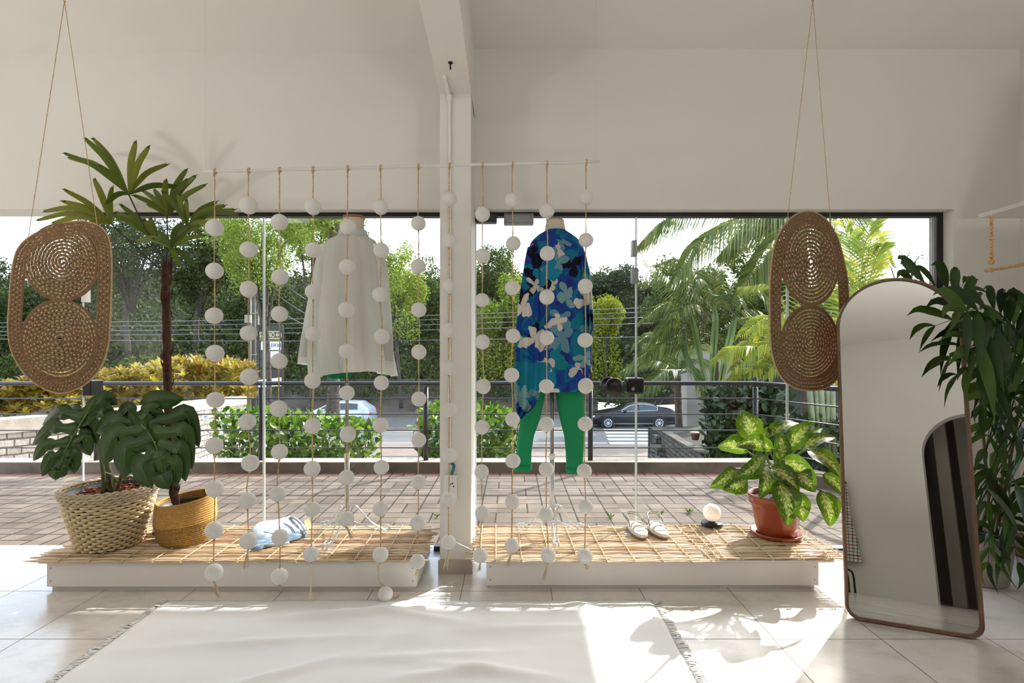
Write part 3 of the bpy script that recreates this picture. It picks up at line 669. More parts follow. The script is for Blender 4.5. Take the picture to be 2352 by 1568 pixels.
def reed_mat(x0, x1, y0, y1, cords, label, zoff=0.0, skew=0.0, knots=True):
    t = thing('reed_mat', label, 'mat', ((x0+x1)/2, y0, .150), 'reed mats on the platforms')
    mb = MB(); n = int((y1-y0)/.0152)
    for i in range(n):
        y = y0+(i+.5)*(y1-y0)/n; a = x0+random.uniform(-.035, .03); b = x1+random.uniform(-.03, .035)
        m = max(4, int((b-a)/.05)); pts = []; rr = []; ph = random.uniform(0, 9); z0 = random.uniform(-.0026, .0026); lean = random.uniform(-.006, .006)
        for k in range(m+1):
            x = lerp(a, b, k/m); dc = min(abs(x-(c+skew*(y-y0))) for c in cords)
            pin = math.exp(-(dc/.035)**2)
            pts.append((x, y+lean*math.sin(x*2+ph)+random.uniform(-.0026, .0026), .1565+z0+zoff+.0028*(1-pin)+random.uniform(-.0009, .0009)))
            rr.append(.0086*(1-.3*pin)*random.uniform(.8, 1.15)*(1 if 0 < k < m else .45))
        mb.tube(pts, rr, 5, up=(0, 0, 1), flat=.62, var=random.random())
        if random.random() < .35:
            k = random.uniform(a, b-.3); mb.tube([(k, y+.004, .1635+zoff), (k+.15, y+random.uniform(-.004, .008), .166+zoff), (k+.3, y, .1635+zoff)], .0035, 4, var=random.random())
    mb.build('reeds', M['reed'], t)
    for c in cords:
        cm = MB(); pts = []
        for k in range(2*n+1):
            y = lerp(y0-.004, y1, k/(2*n)); pts.append((c+skew*(y-y0)+random.uniform(-.002, .002), y, .1672+zoff+(.0022 if k % 2 else -.0012)))
        cm.tube(pts, .0024, 5)
        cm.tube([(c+.006, y0-.004, .156+zoff), (c-.004, y0-.009, .162+zoff), (c+.002, y0-.002, .169+zoff)], .004, 5)
        if knots and random.random() < .75:
            for q in range(5): cm.tube([(c, y0-.005, .164+zoff), (c-random.uniform(.005, .04), y0-random.uniform(.004, .016), .163+zoff+random.uniform(-.01, .006))], .0014, 4)
        cm.build('binding_cord', M['tassel'], t)
    return t
reed_mat(-2.40, -.452, 2.652, 3.19, [-2.24, -2.09, -1.93, -1.78, -1.64, -1.50, -1.36, -1.22, -1.07, -.92, -.78, -.64, -.53], 'long dry reed mat covering the platform left of the column', skew=-.02)
reed_mat(-.215, 1.03, 2.655, 3.19, [-.16, -.08, .05, .19, .33, .47, .61, .75, .89, .99], 'dry reed mat under the sandals and blue kimono, right of the column', skew=-.03)
reed_mat(1.0, 1.69, 2.675, 3.19, [1.025, 1.06, 1.15, 1.30, 1.45, 1.60, 1.66], 'short reed mat with knotted edge under the terracotta pot', zoff=.004, skew=.05)

# ---------------------------------------------------------------- rug
x0, x1, yb, yf = -1.655, .675, 2.572, 1.15
rg = thing('cotton_rug', 'wrinkled white cotton rug with fringed ends on the tiled floor', 'rug', ((x0+x1)/2, 1.9, 0))
rows = []
for j in range(91):
    y = lerp(yf, yb, j/90); r = []
    for i in range(151):
        x = lerp(x0, x1, i/150)
        z = .008+.007*noise.noise((x*1.3, y*4.5, 3.1))+.0045*noise.noise((x*2.2+y*3, y*9, 7.7))+.0016*noise.noise((x*9, y*14, 1))
        for (ux, uy, an, ln, hh) in ((-.72, 2.44, .15, .35, .012), (-.45, 2.42, -.3, .2, .01), (-.9, 1.95, .5, .3, .008), (-.3, 2.1, .1, .3, .007), (.4, 2.45, -.7, .15, .009), (-.25, 1.98, .2, .2, .008), (.1, 2.3, .05, .3, .006), (-1.0, 2.2, .1, .4, .007), (-.1, 2.0, -.2, .25, .009)):
            dx, dy = x-ux, y-uy; a = dx*math.cos(an)+dy*math.sin(an); b = -dx*math.sin(an)+dy*math.cos(an)
            z += 1.7*hh*math.exp(-(a/ln)**2-(b/.028)**2)
        ed = min(1, (yb-y)/.03, (x-x0)/.02+.3, (x1-x)/.02+.3)
        r.append((x+.006*noise.noise((0, y*5, 2)), y+.007*noise.noise((x*3, 0, 4))+.002*math.sin(x*40), max(.003, z*max(.35, ed))))
    rows.append(r)
MB().grid(rows).build('rug_cloth', M['rug'], rg, solid=.004)
for sx, xe in ((-1, x0), (1, x1)):
    fm = MB()
    for k in range(210):
        y = lerp(yf, yb, (k+random.uniform(-.9, .9))/210); a = random.uniform(-.03, .03); L = random.uniform(.022, .042)
        fm.tube([(xe-sx*.006, y, .0085), (xe+sx*L*.5, y+a*.4, .007+random.uniform(0, .003)), (xe+sx*L, y+a, .004)], random.uniform(.0030, .0048), 6, up=(0, 0, 1), flat=.35)
    fm.build('fringe', M['fringe'], rg, kind='stuff')

# ---------------------------------------------------------------- ball strands on a white rod
RA, RB = P(468, 394, 2.41), P(1377, 371, 2.63)
rod = thing('hanging_rod', 'long thin white rod hung aslant from clear lines, carrying the ball strands', 'rod', (RA+RB)/2)
MB().tube([RA.lerp(RB, k/24)+Vector((0, 0, .0015*math.sin(k*1.7))) for k in range(25)], .0078, 10).build('rod', M['white_rod'], rod)
for q in (RA.lerp(RB, .004), RA.lerp(RB, .99)): MB().tube([q+Vector((0, 0, .006)), Vector((q.x, q.y, ceil_z(q.y)-.02*(q.x < -.39)))], .0005, 4).build('hanging_line', M['line'], rod)
ball_me = []
for s in range(4):
    b = MB(); b.ball((0, 0, 0), 1.0, 28)
    b.v = [tuple(Vector(p)*(1+.022*noise.noise(Vector(p)*1.6+Vector((s*5, 0, 0)))+.008*noise.noise(Vector(p)*6))) for p in b.v]
    o = b.build('ball', M['ball']); ball_me.append(o.data); bpy.data.objects.remove(o)
STR = [
 (19.3, [(493,523),(493,622),(492,725),(494,811),(495,918),(492,1023),(493,1122),(492,1217),(491,1314)], (503,1367), 'leftmost strand of white balls, hanging at the rod end beside the fan palm'),
 (19.0, [(571,472),(571,573),(571,664),(571,765),(572,865),(568,968),(575,1063),(568,1149),(570,1241)], (563,1302), 'second strand of white balls from the left, passing left of the utility pole sign'),
 (18.8, [(642,510),(643,636),(642,721),(641,829),(640,938),(642,1037),(638,1133),(643,1233),(642,1323)], (643,1345), 'third strand of white balls from the left, hanging before the jeans shorts'),
 (18.2, [(719,475),(720,574),(719,670),(719,767),(718,874),(718,978),(717,1076),(717,1169),(714,1272)], (713,1374), 'long-tailed strand of white balls before the left sleeve of the white shirt'),
 (18.0, [(799,521),(798,613),(796,711),(796,806),(797,902),(799,997),(796,1096),(795,1191)], (809,1234), 'shorter strand of eight white balls down the middle of the white shirt'),
 (17.6, [(874,476),(876,575),(873,676),(877,773),(876,879),(874,976),(876,1073),(874,1168),(874,1273)], None, 'strand of ten white balls whose last ball lies on the floor tiles'),
 (17.4, [(961,513),(961,611),(962,711),(962,808),(962,916),(962,1010),(961,1107),(960,1200),(959,1289)], (957,1318), 'strand of white balls hanging just left of the column'),
 (17.3, [(1032,457),(1031,552),(1032,658),(1031,758),(1031,844),(1032,941),(1032,1046),(1030,1147),(1030,1245)], (1024,1302), 'strand of white balls hanging right in front of the white column'),
 (17.2, [(1108,492),(1109,587),(1107,689),(1108,785),(1110,887),(1107,981),(1106,1083),(1108,1178),(1103,1275)], (1102,1308), 'strand of white balls hanging just right of the column'),
 (17.2, [(1177,460),(1179,559),(1177,661),(1178,771),(1175,861),(1177,963),(1178,1058),(1177,1152),(1176,1252)], (1165,1297), 'strand of white balls along the left edge of the blue floral kimono'),
 (17.5, [(1256,484),(1257,582),(1256,682),(1256,776),(1255,887),(1255,974),(1255,1077),(1255,1182),(1259,1274)], (1250,1328), 'strand of white balls down the middle of the blue floral kimono'),
 (17.5, [(1346,453),(1346,551),(1344,657),(1344,781),(1345,886),(1344,973),(1342,1081),(1345,1163),(1343,1276)], (1349,1303), 'rightmost strand of white balls, at the right edge of the blue kimono')]
for si, (pr, bl, tail, lab) in enumerate(STR):
    px0 = bl[0][0]; tt = (px0-468)/(1377-468)
    d = lerp(2.41, 2.63, tt); Rp = RA.lerp(RB, tt); Rp = RA+(RB-RA)*((P(px0, 0, 1).x*Rp.y-RA.x)/(RB.x-RA.x)) if False else Rp
    for _ in range(6):
        tt += ((px0-VX)*Rp.y/F-Rp.x)/(RB.x-RA.x); Rp = RA.lerp(RB, tt)
    d = Rp.y; cs = [P(x, y, d) for x, y in bl]; rad = [pr*d/F*random.uniform(.965, 1.03) for _ in cs]
    floor_ball = tail is None
    if floor_ball: cs.append(onz(885, 1358+0, .0) if False else Vector(((885-VX)*2.57/F, 2.57, .0365))); rad.append(.0365)
    t = thing('ball_strand', lab, 'ball garland', Rp, 'strands of white balls on the rod')
    c = MB(); path = [Rp+Vector((0, 0, .004))]
    for a, r in zip(cs[:9] if floor_ball else cs, rad): path += [a+Vector((random.uniform(-.003, .003), 0, r+.02)), a]
    cp = []
    for a, b in zip(path, path[1:]): cp += [a.lerp(b, k/6)+Vector((random.uniform(-.0006, .0006), random.uniform(-.0006, .0006), 0)) for k in range(6)]
    cp.append(path[-1])
    c.tube(cp, [.0027*random.uniform(.75, 1.3) for _ in cp], 6)
    lp = [Rp+Vector((0, math.cos(a)*.0105, math.sin(a)*.0105)) for a in [2*PI*k/14 for k in range(14)]]
    c.tube(lp, .0024, 5, closed=True); c.tube([p+Vector((.004, 0, 0)) for p in lp], .0022, 5, closed=True)
    c.ball(Rp+Vector((0, -.004, -.016)), .0055, 8, sz=1.7)
    for a, r in zip(cs, rad): c.ball(a+Vector((0, 0, -r-.003)), .0048, 8, sz=1.1)
    for k in range(26):    # stray fibres
        q = cs[random.randrange(len(cs))]+Vector((0, 0, random.uniform(-.1, .06))); ln = random.uniform(.01, .032)
        u = Vector((random.uniform(-1, 1), random.uniform(-.6, .6), random.uniform(-.9, .5))).normalized()
        c.tube([q, q+u*ln*.5+Vector((random.uniform(-.006, .006), 0, .004)), q+u*ln], .00032, 3)
    if floor_ball:
        a, b = cs[8], cs[9]
        c.tube(spline([a+Vector((0, 0, -rad[8])), a.lerp(b, .35)+Vector((-.022, .012, 0)), a.lerp(b, .7)+Vector((-.022, .01, 0)), b+Vector((-.008, .02, .03))], 16), .0021, 6)
        c.tube(spline([b+Vector((.03, .01, -.02)), b+Vector((.05, .012, -.022)), b+Vector((.064, .02, -.012))], 8), .004, 6)
    c.build('cord', M['twine'], t)
    for k, (a, r) in enumerate(zip(cs, rad)):
        o = bpy.data.objects.new('ball', ball_me[(k+si) % 4]); C.objects.link(o); o.parent = t; o.location = a-Rp
        o.scale = (r, r, r*random.uniform(.95, 1.02)); o.rotation_euler = (random.uniform(-.3, .3), random.uniform(-.3, .3), random.uniform(0, 6))
    if tail:
        e = P(tail[0], tail[1], d); a = cs[-1]+Vector((0, 0, -rad[-1]+.004)); L = (e-a).length; tm = MB()
        if L > .1:
            tm.tube(spline([a, a.lerp(e, .4)+Vector((.004, 0, 0)), e], 12), .003, 6); tm.ball(e, .011, 8, sz=1.3); tm.ball(e+Vector((0, 0, .016)), .007, 8)
        else:
            for k in range(18):
                j = Vector((random.uniform(-.012, .012), random.uniform(-.008, .008), random.uniform(-.012, .006)))
                tm.tube([a+j*.08, a.lerp(e, .35)+j*.35+Vector((0, 0, 0)), e+j], [.0014, .0013, .0007], 4)
        tm.build('tassel', M['tassel'], t)
# ---------------------------------------------------------------- woven raffia wall hangings
def raffia(label, hull, discs, mp, pitch, apex, tips, nrm):
    """hull, discs in flat local units; mp maps them into the room"""
    s = (mp(1, 0)-mp(0, 0)).length; s = max(s, (mp(0, 1)-mp(0, 0)).length)
    o = thing('raffia_hanging', label, 'wall hanging', mp(*discs[0][:2]), 'woven raffia hangings')
    r = pitch*.40*s
    def coil(mb, pts, closed=False): mb.tube([mp(*p) for p in pts], r*.98, 6, closed=closed, up=nrm, flat=.7)
    def links(mb, a, b, k):          # little bridges between two neighbouring rows
        for i in range(0, len(a), k):
            p, q = Vector((*a[i], 0)), Vector((*b[i], 0))
            mb.tube([mp(p.x, p.y), mp(q.x, q.y)], r*.85, 5, up=nrm, flat=.6, caps=False)
    hp = [(p.x, p.y) for p in closed_spline([(*q, 0) for q in hull], 220)]
    def inset(pts, dd):
        out = []; n = len(pts)
        for i in range(n):
            a, b = pts[i-2], pts[(i+2) % n]; t = Vector((b[0]-a[0], b[1]-a[1])).normalized()
            out.append((pts[i][0]-t.y*dd, pts[i][1]+t.x*dd))
        return out
    area = sum(hp[i-1][0]*hp[i][1]-hp[i][0]*hp[i-1][1] for i in range(len(hp)))
    sg = 1 if area > 0 else -1
    st_ = MB(); bd = MB(); rows = [inset(hp, sg*pitch*k) for k in range(4)]
    for q in rows: coil(bd, q, True)
    for j in range(3): links(bd, rows[j][j % 2:]+rows[j][:j % 2], rows[j+1][j % 2:]+rows[j+1][:j % 2], 2)
    for j in range(3):
        for i in range(j % 2, len(hp), 2): a_, b_, = rows[j][i], rows[j+1][i]; c_, d_ = rows[j][(i+1) % len(hp)], rows[j+1][(i+1) % len(hp)]; st_.tube([mp(lerp(a_[0], b_[0], .5)*.75+lerp(c_[0], d_[0], .5)*.25, lerp(a_[1], b_[1], .5)*.75+lerp(c_[1], d_[1], .5)*.25), mp(lerp(a_[0], b_[0], .5)*.25+lerp(c_[0], d_[0], .5)*.75, lerp(a_[1], b_[1], .5)*.25+lerp(c_[1], d_[1], .5)*.75)], r*.5, 5)
    bk = bd.build('outer_band', M['raffia'], o); st_.build('stitches', M['raffia_stitch'], bk)
    ed = MB(); ed.tube([mp(*p) for p in inset(hp, -sg*pitch*.55)], r*.62, 5, closed=True, up=nrm); ed.build('edge_cord', M['raffia_edge'], o)
    for cx, cy, rx, ry in discs:
        db = MB(); turns = min(rx, ry)/pitch; pts = []; SEG = 180; n = int(turns*SEG)
        for i in range(n+1):
            t = i/n; a = 2*PI*turns*t; rad = .03+.97*t
            wb = 1+.012*math.sin(a*3+cx)+.008*math.sin(a*5)
            pts.append((cx+rx*rad*wb*math.cos(a), cy+ry*rad*wb*math.sin(a)))
        coil(db, pts)
        sb_ = MB(); acc = 0; step = pitch*1.3
        for i in range(n-SEG):
            acc += math.hypot(pts[i+1][0]-pts[i][0], pts[i+1][1]-pts[i][1])
            if acc > step:
                acc -= step*random.uniform(.9, 1.1); p, q = pts[i], pts[min(n, i+SEG)]
                p2, q2 = pts[i-2], pts[min(n, i+SEG-2)]; p3, q3 = pts[i+2], pts[min(n, i+SEG+2)]; k_ = max(1, int(.27*step/max(1e-6, math.hypot(pts[i+1][0]-p[0], pts[i+1][1]-p[1])))); A_, B_ = pts[max(0, i-k_)], pts[min(n, i+k_)]; C_, D_ = pts[max(0, min(n, i-k_+SEG))], pts[min(n, i+k_+SEG)]
                sb_.tube([mp((A_[0]+C_[0])/2, (A_[1]+C_[1])/2), mp((p[0]+q[0])/2, (p[1]+q[1])/2), mp((B_[0]+D_[0])/2, (B_[1]+D_[1])/2)], [r*.5, r*.68, r*.5], 5)
        ring = [(cx+rx*1.0*math.cos(a), cy+ry*1.0*math.sin(a)) for a in [2*PI*k/90 for k in range(90)]]
        coil(db, ring, True)
        dk = db.build('spiral_disc', M['raffia'], o); sb_.build('stitches', M['raffia_stitch'], dk)
    cd = MB()
    for t in tips:
        q = mp(*t); cd.tube([apex.lerp(q, k/10)+Vector((0, 0, .0)) for k in range(11)], .0017, 6); cd.ball(q, .006, 8); cd.tube([q, q+Vector((.004, -.004, -.022))], .0012, 4)
    cd.tube([apex, Vector((apex.x, apex.y, ceil_z(apex.y)-(.022 if apex.x < -.39 else 0)))], .0022, 6)
    cd.ball(apex, .006, 8)
    cd.build('hanging_cord', M['twine'], o)
    return o
LD = 2.65
raffia('brown woven raffia hanging of two spiral discs, at the window end beside the fan palm',
       [(187,512),(226,523),(246,550),(252,600),(251,680),(248,750),(242,802),(222,850),(185,884),(140,898),(95,884),(56,850),(30,802),(23,750),(26,690),(31,630),(41,582),(63,553),(100,532),(142,518)],
       [(143, 602, 86, 88), (137, 781, 88, 92)], lambda u, v: P(u, v, LD), 8.0, P(148, 3, LD), [(64, 552), (234, 590)], (0, -1, 0))
RC = P(1862, 700, 2.72); KX = 1.041*2.72/F
raffia('brown woven raffia hanging of two joined spiral discs, turned aslant behind the mirror',
       [(0,-210),(45,-196),(78,-160),(98,-110),(112,-50),(114,40),(108,110),(86,160),(48,186),(0,192),(-48,184),(-86,158),(-108,110),(-114,40),(-113,-50),(-104,-120),(-80,-166),(-44,-198)],
       [(0, -97, 84, 97), (0, 86, 84, 84)], lambda u, v: RC+Vector((u*KX*.934, u*KX*.358, -v*2.72/F)), 8.0, P(1867, 2, 2.72), [(-70, -180), (62, -184)], (.358, -.934, 0))

# ---------------------------------------------------------------- baskets, pots
def woven_basket(t, c, prof, rows, stakes, mat, name, amp, rr):
    b = MB()
    for j in range(rows):
        z = lerp(prof[0][0], prof[-1][0], (j+.5)/rows); r0, = interp(prof, z); n = stakes*8
        pts = [(c[0]+(r0+amp*math.cos(stakes*a/1.0/2*2+PI*j))*math.cos(a), c[1]+(r0+amp*math.cos(stakes*a+PI*j))*math.sin(a), c[2]+z+.0012*math.sin(5*a+j)) for a in [2*PI*k/n for k in range(n)]]
        b.tube(pts, rr, 5, closed=True, flat=1, up=(0, 0, 1))
    for k in range(stakes*2):
        a = PI*k/stakes+PI/2/stakes; b.tube([(c[0]+(interp(prof, z)[0]-.001)*math.cos(a), c[1]+(interp(prof, z)[0]-.001)*math.sin(a), c[2]+z) for z in np.linspace(prof[0][0], prof[-1][0], 7)], .0032, 4)
    return b.build(name, mat, t)
c = onz(254, 1249, MZ); c.z = MZ-.003
mo = thing('monstera_plant', 'swiss cheese plant with big split leaves in a pale wicker basket', 'potted plant', c)
woven_basket(mo, c, [(.006, .138), (.1, .163), (.2, .19), (.29, .205)], 19, 21, M['wicker'], 'wicker_basket', .0085, .0072)
rm = MB()
for j, (r, z) in enumerate(((.206, .268), (.216, .282), (.223, .296), (.222, .309), (.213, .317))):
    n = 150; rm.tube([(c.x+(r+.0035*math.cos(36*a+j*1.6))*math.cos(a), c.y+(r+.0035*math.cos(36*a+j*1.6))*math.sin(a), c.z+z+.0035*math.sin(36*a+j*1.6)) for a in [2*PI*k/n for k in range(n)]], .0075, 5, closed=True)
rm.build('braided_rim', M['wicker_rim'], mo)
MB().lathe([(.13, .004), (.18, .2), (.197, .3), (.19, .3), (.18, .26)], c, 40, cap0=True).build('inner_pot', M['liner'], mo)
MB().lathe([(.0001, .268), (.1, .266), (.183, .262)], c, 36).build('soil', M['soil'], mo)
ch = MB()
for k in range(150):
    a, r = random.uniform(0, 2*PI), .172*math.sqrt(random.random()); u = Vector((random.uniform(-1, 1), random.uniform(-1, 1), random.uniform(-.4, .4))).normalized(); v = u.orthogonal().normalized(); w_ = u.cross(v)
    ch.obox((c.x+r*math.cos(a), c.y+r*math.sin(a), c.z+.272+random.uniform(0, .012)), u*random.uniform(.008, .019), v*random.uniform(.004, .009), w_*.003)
ch.build('bark_chips', M['bark_chips'], mo, smooth=False, kind='stuff')

def monstera_leaf(mid, d0, d1, lobes, stem_from, dimp=.0):
    mpts = [P(x, y, lerp(d0, d1, (i/(len(mid)-1)))) for i, (x, y) in enumerate(mid)]
    m = spline(mpts, 24); lb = MB()
    for t, ctrl, tip, wpx, dd in lobes:
        a = m[min(23, int(t*23))]; dt = a.y+dd
        cp = P(ctrl[0], ctrl[1], lerp(a.y, dt, .35)-.012); tp = P(tip[0], tip[1], dt)
        pts = spline([a, a.lerp(cp, .5).lerp(cp, .35), cp, cp.lerp(tp, .55)+Vector((0, -.003, 0)), tp], 15)
        hw = wpx*.5*d0/F; ws = [hw*interp([(0,.95),(.1,.9),(.16,.56),(.21,.55),(.29,.9),(.45,.96),(.7,.84),(.86,.52),(.95,.24),(1,.03)], i/14)[0] for i in range(15)]
        ribbon(lb, pts, ws, tilt=random.uniform(-.1, .1), fold=random.uniform(-.02, .03), var=random.uniform(.2, .8), facing=(0, -1, .15))
    o = lb.build('leaf', M['monstera'], mo, solid=.0008)
    rb = MB(); rb.tube([p+Vector((0, -.004, 0)) for p in m], [lerp(.0042, .001, i/23) for i in range(24)], 6)
    for t, ctrl, tip, wpx, dd in lobes:
        a = m[min(23, int(t*23))]; dt = a.y+dd; cp = P(ctrl[0], ctrl[1], lerp(a.y, dt, .35)-.012); tp = P(tip[0], tip[1], dt)
        pts = spline([a, a.lerp(cp, .5).lerp(cp, .35), cp, cp.lerp(tp, .55)+Vector((0, -.006, 0)), tp], 10)[:8]
        rb.tube([p+Vector((0, -.002, 0)) for p in pts], .0011, 4)
    rb.build('leaf_rib', M['monstera_rib'], o)
    st = MB(); st.tube(spline([stem_from, stem_from.lerp(m[0], .45)+Vector((-.01, .03, .04)), m[0]+Vector((0, .015, -.01)), m[0]], 18), [lerp(.011, .005, i/17) for i in range(18)], 8); st.build('leaf_stalk', M['monstera_stem'], mo)
bs = Vector((c.x+.01, c.y-.01, c.z+.26))
monstera_leaf([(200,951),(168,1004),(142,1056),(127,1100)], 2.62, 2.60, [
    (.0, (212,928), (238,901), 30, .04), (.0, (240,912), (269,930), 38, .06), (.05, (238,940), (262,968), 40, .05), (.0, (172,938), (140,944), 24, .08),
    (.08, (140,946), (98,975), 38, .05), (.24, (118,980), (74,1023), 34, .03), (.42, (104,1022), (76,1058), 30, .0), (.6, (116,1052), (97,1094), 32, -.02), (.8, (128,1082), (126,1101), 34, -.02),
    (.2, (205,975), (219,1022), 52, .03), (.42, (190,1010), (208,1046), 44, .02), (.62, (168,1046), (169,1088), 42, .0), (.8, (143,1075), (140,1097), 34, -.01), (.5, (146,1052), (127,1103), 40, -.012)], bs+Vector((-.03, 0, 0)))
monstera_leaf([(324,970),(352,1008),(372,1060),(386,1122)], 2.60, 2.54, [
    (.0, (292,940), (268,956), 40, .03), (.04, (258,968), (219,992), 54, .02), (.18, (262,1002), (236,1068), 60, -.01), (.36, (290,1032), (287,1097), 60, -.03), (.56, (326,1068), (349,1120), 56, -.04), (.8, (372,1090), (387,1122), 50, -.04),
    (.0, (352,920), (423,916), 52, .06), (.02, (345,940), (372,962), 44, .03), (.06, (428,950), (457,1027), 46, .05), (.22, (424,992), (441,1078), 44, .02), (.42, (414,1034), (426,1105), 44, 0), (.62, (400,1066), (406,1116), 42, -.02), (.5, (368,1056), (386,1124), 50, -.03)], bs+Vector((.02, 0, 0)))
sm = MB(); sm.tube(spline([Vector((c.x, c.y, c.z+.24)), Vector((c.x+.004, c.y, c.z+.33)), Vector((c.x-.01, c.y-.01, c.z+.42)), Vector((c.x-.005, c.y-.03, c.z+.5))], 14), [.026, .026, .025, .024, .023, .022, .02, .018, .016, .014, .012, .011, .01, .009], 9)
for k in range(9): a = random.uniform(0, 6.28); sm.tube([(c.x+.02*math.cos(a), c.y+.02*math.sin(a), c.z+.36), (c.x+.04*math.cos(a), c.y+.035*math.sin(a), c.z+.32), (c.x+.045*math.cos(a+.5), c.y+.04*math.sin(a+.5), c.z+.27)], .004, 5)
sm.build('main_stem', M['monstera_stem'], mo)
MB().tube([(c.x-.02, c.y-.03, c.z+.40), (c.x+.03, c.y-.032, c.z+.385)], .003, 5).build('tie', M['white_plastic'], mo)

# rope basket and fan palm
c = onz(427, 1240, MZ); c.z = MZ-.002
fp = thing('fan_palm', 'tall fan palm with hairy trunk in a low golden rope basket', 'potted plant', c)
prof = [(.0, .112), (.04, .132), (.09, .141), (.12, .146), (.17, .144), (.235, .138)]
lo, hi = MB(), MB()
for j in range(21):
    z = .006+j*.0113; r, = interp(prof, z); n = 90
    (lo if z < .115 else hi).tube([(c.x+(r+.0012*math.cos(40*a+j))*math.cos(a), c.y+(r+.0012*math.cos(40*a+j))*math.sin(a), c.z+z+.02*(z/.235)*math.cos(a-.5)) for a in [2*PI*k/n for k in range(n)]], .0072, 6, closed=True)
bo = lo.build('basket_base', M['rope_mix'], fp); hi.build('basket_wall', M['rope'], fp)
MB().lathe([(.0001, .16), (.12, .155)], c, 30).build('soil', M['soil'], fp)
MB().lathe([(.128, .12), (.13, .2), (.127, .2), (.12, .15)], c, 30).build('inner_pot', M['liner'], fp)
tr = [P(407, 1165, 2.84), P(398, 1120, 2.84), P(389, 1000, 2.85), P(385, 880, 2.86), P(383, 760, 2.87), P(381, 660, 2.88), P(381, 600, 2.88)]
tr = spline([Vector((c.x-.045, c.y-.02, c.z+.14))]+tr, 60)
tm = MB(); tm.tube(tr, [(.016 if i < 12 else .0205+.004*noise.noise((i*.6, 0, 0))) for i in range(60)], 10)
for k in range(60):
    p = tr[random.randrange(12, 58)]; a = random.uniform(0, 6.28); u = Vector((math.cos(a), math.sin(a), 0))
    tm.tube([p+u*.015, p+u*.026+Vector((0, 0, .03)), p+u*random.uniform(.022, .034)+Vector((0, 0, random.uniform(.05, .1)))], [.006, .004, .001], 4)
tm.build('trunk', M['fan_trunk'], fp)
FAN = [
 ((296,447), 2.80, [(380,600),(352,560),(325,508)], [(196,318),(213,318),(150,352),(158,362),(231,381),(311,326),(341,337),(384,378),(418,431),(246,466)]),
 ((256,515), 2.78, [(375,625),(320,575)], [(150,436),(145,462),(102,486),(85,505),(217,411),(258,431),(120,512),(190,520)]),
 ((384,498), 2.94, [(383,600),(384,550)], [(308,449),(328,439),(355,435),(381,414),(428,390),(448,404),(430,412),(471,424),(340,470)]),
 ((431,522), 2.86, [(384,600),(405,565)], [(375,441),(405,444),(428,459),(497,463),(516,472),(538,481),(546,492),(503,523),(465,540)]),
 ((394,570), 2.76, [(383,610),(388,592)], [(418,514),(430,518),(366,531),(459,518),(471,540),(436,562),(413,611),(451,614),(312,556),(352,548)]),
 ((362,558), 2.92, [(380,612),(370,585)], [(266,488),(279,471),(255,492),(330,505),(318,520),(346,500)])]
for hi_, (hub, d, stalk, tips) in enumerate(FAN):
    hp = P(*hub, d); b = MB()
    for k, tp in enumerate(tips):
        dt = d+random.uniform(-.16, .13); dt = min(dt, 3.06); q = P(*tp, dt); L = (q-hp).length
        mid = hp.lerp(q, .55)+Vector((0, -.01, .03*L/.3)); pts = spline([hp, hp.lerp(mid, .5)+Vector((0, 0, .008)), mid, q], 11)
        hw = min(.0165, .010+L*.026); ws = [hw*f for f in (.12, .4, .65, .85, .96, 1, 1, .97, .9, .78, .5)]
        ribbon(b, pts, ws, tilt=random.uniform(-.7, .7), fold=.28, var=(random.uniform(.55, .95) if hi_ == 1 else random.uniform(.1, .8)))
        e = pts[-1]; tdir = (pts[-1]-pts[-2]).normalized()
        for jj in (-1, 0, 1): b.tube([e+Vector((jj*.004, 0, 0))-tdir*.006, e+tdir*.012+Vector((jj*.006, 0, jj*.003))], [.0035, .0006], 4, var=.2)
    lf = b.build('fan_leaf', M['fan'], fp)
    s = MB(); s.tube(spline([P(x, y, lerp(2.87, d, i/len(stalk))) for i, (x, y) in enumerate(stalk)]+[hp], 14), .0036, 6); s.build('leaf_stalk', M['fan_stem'], lf)

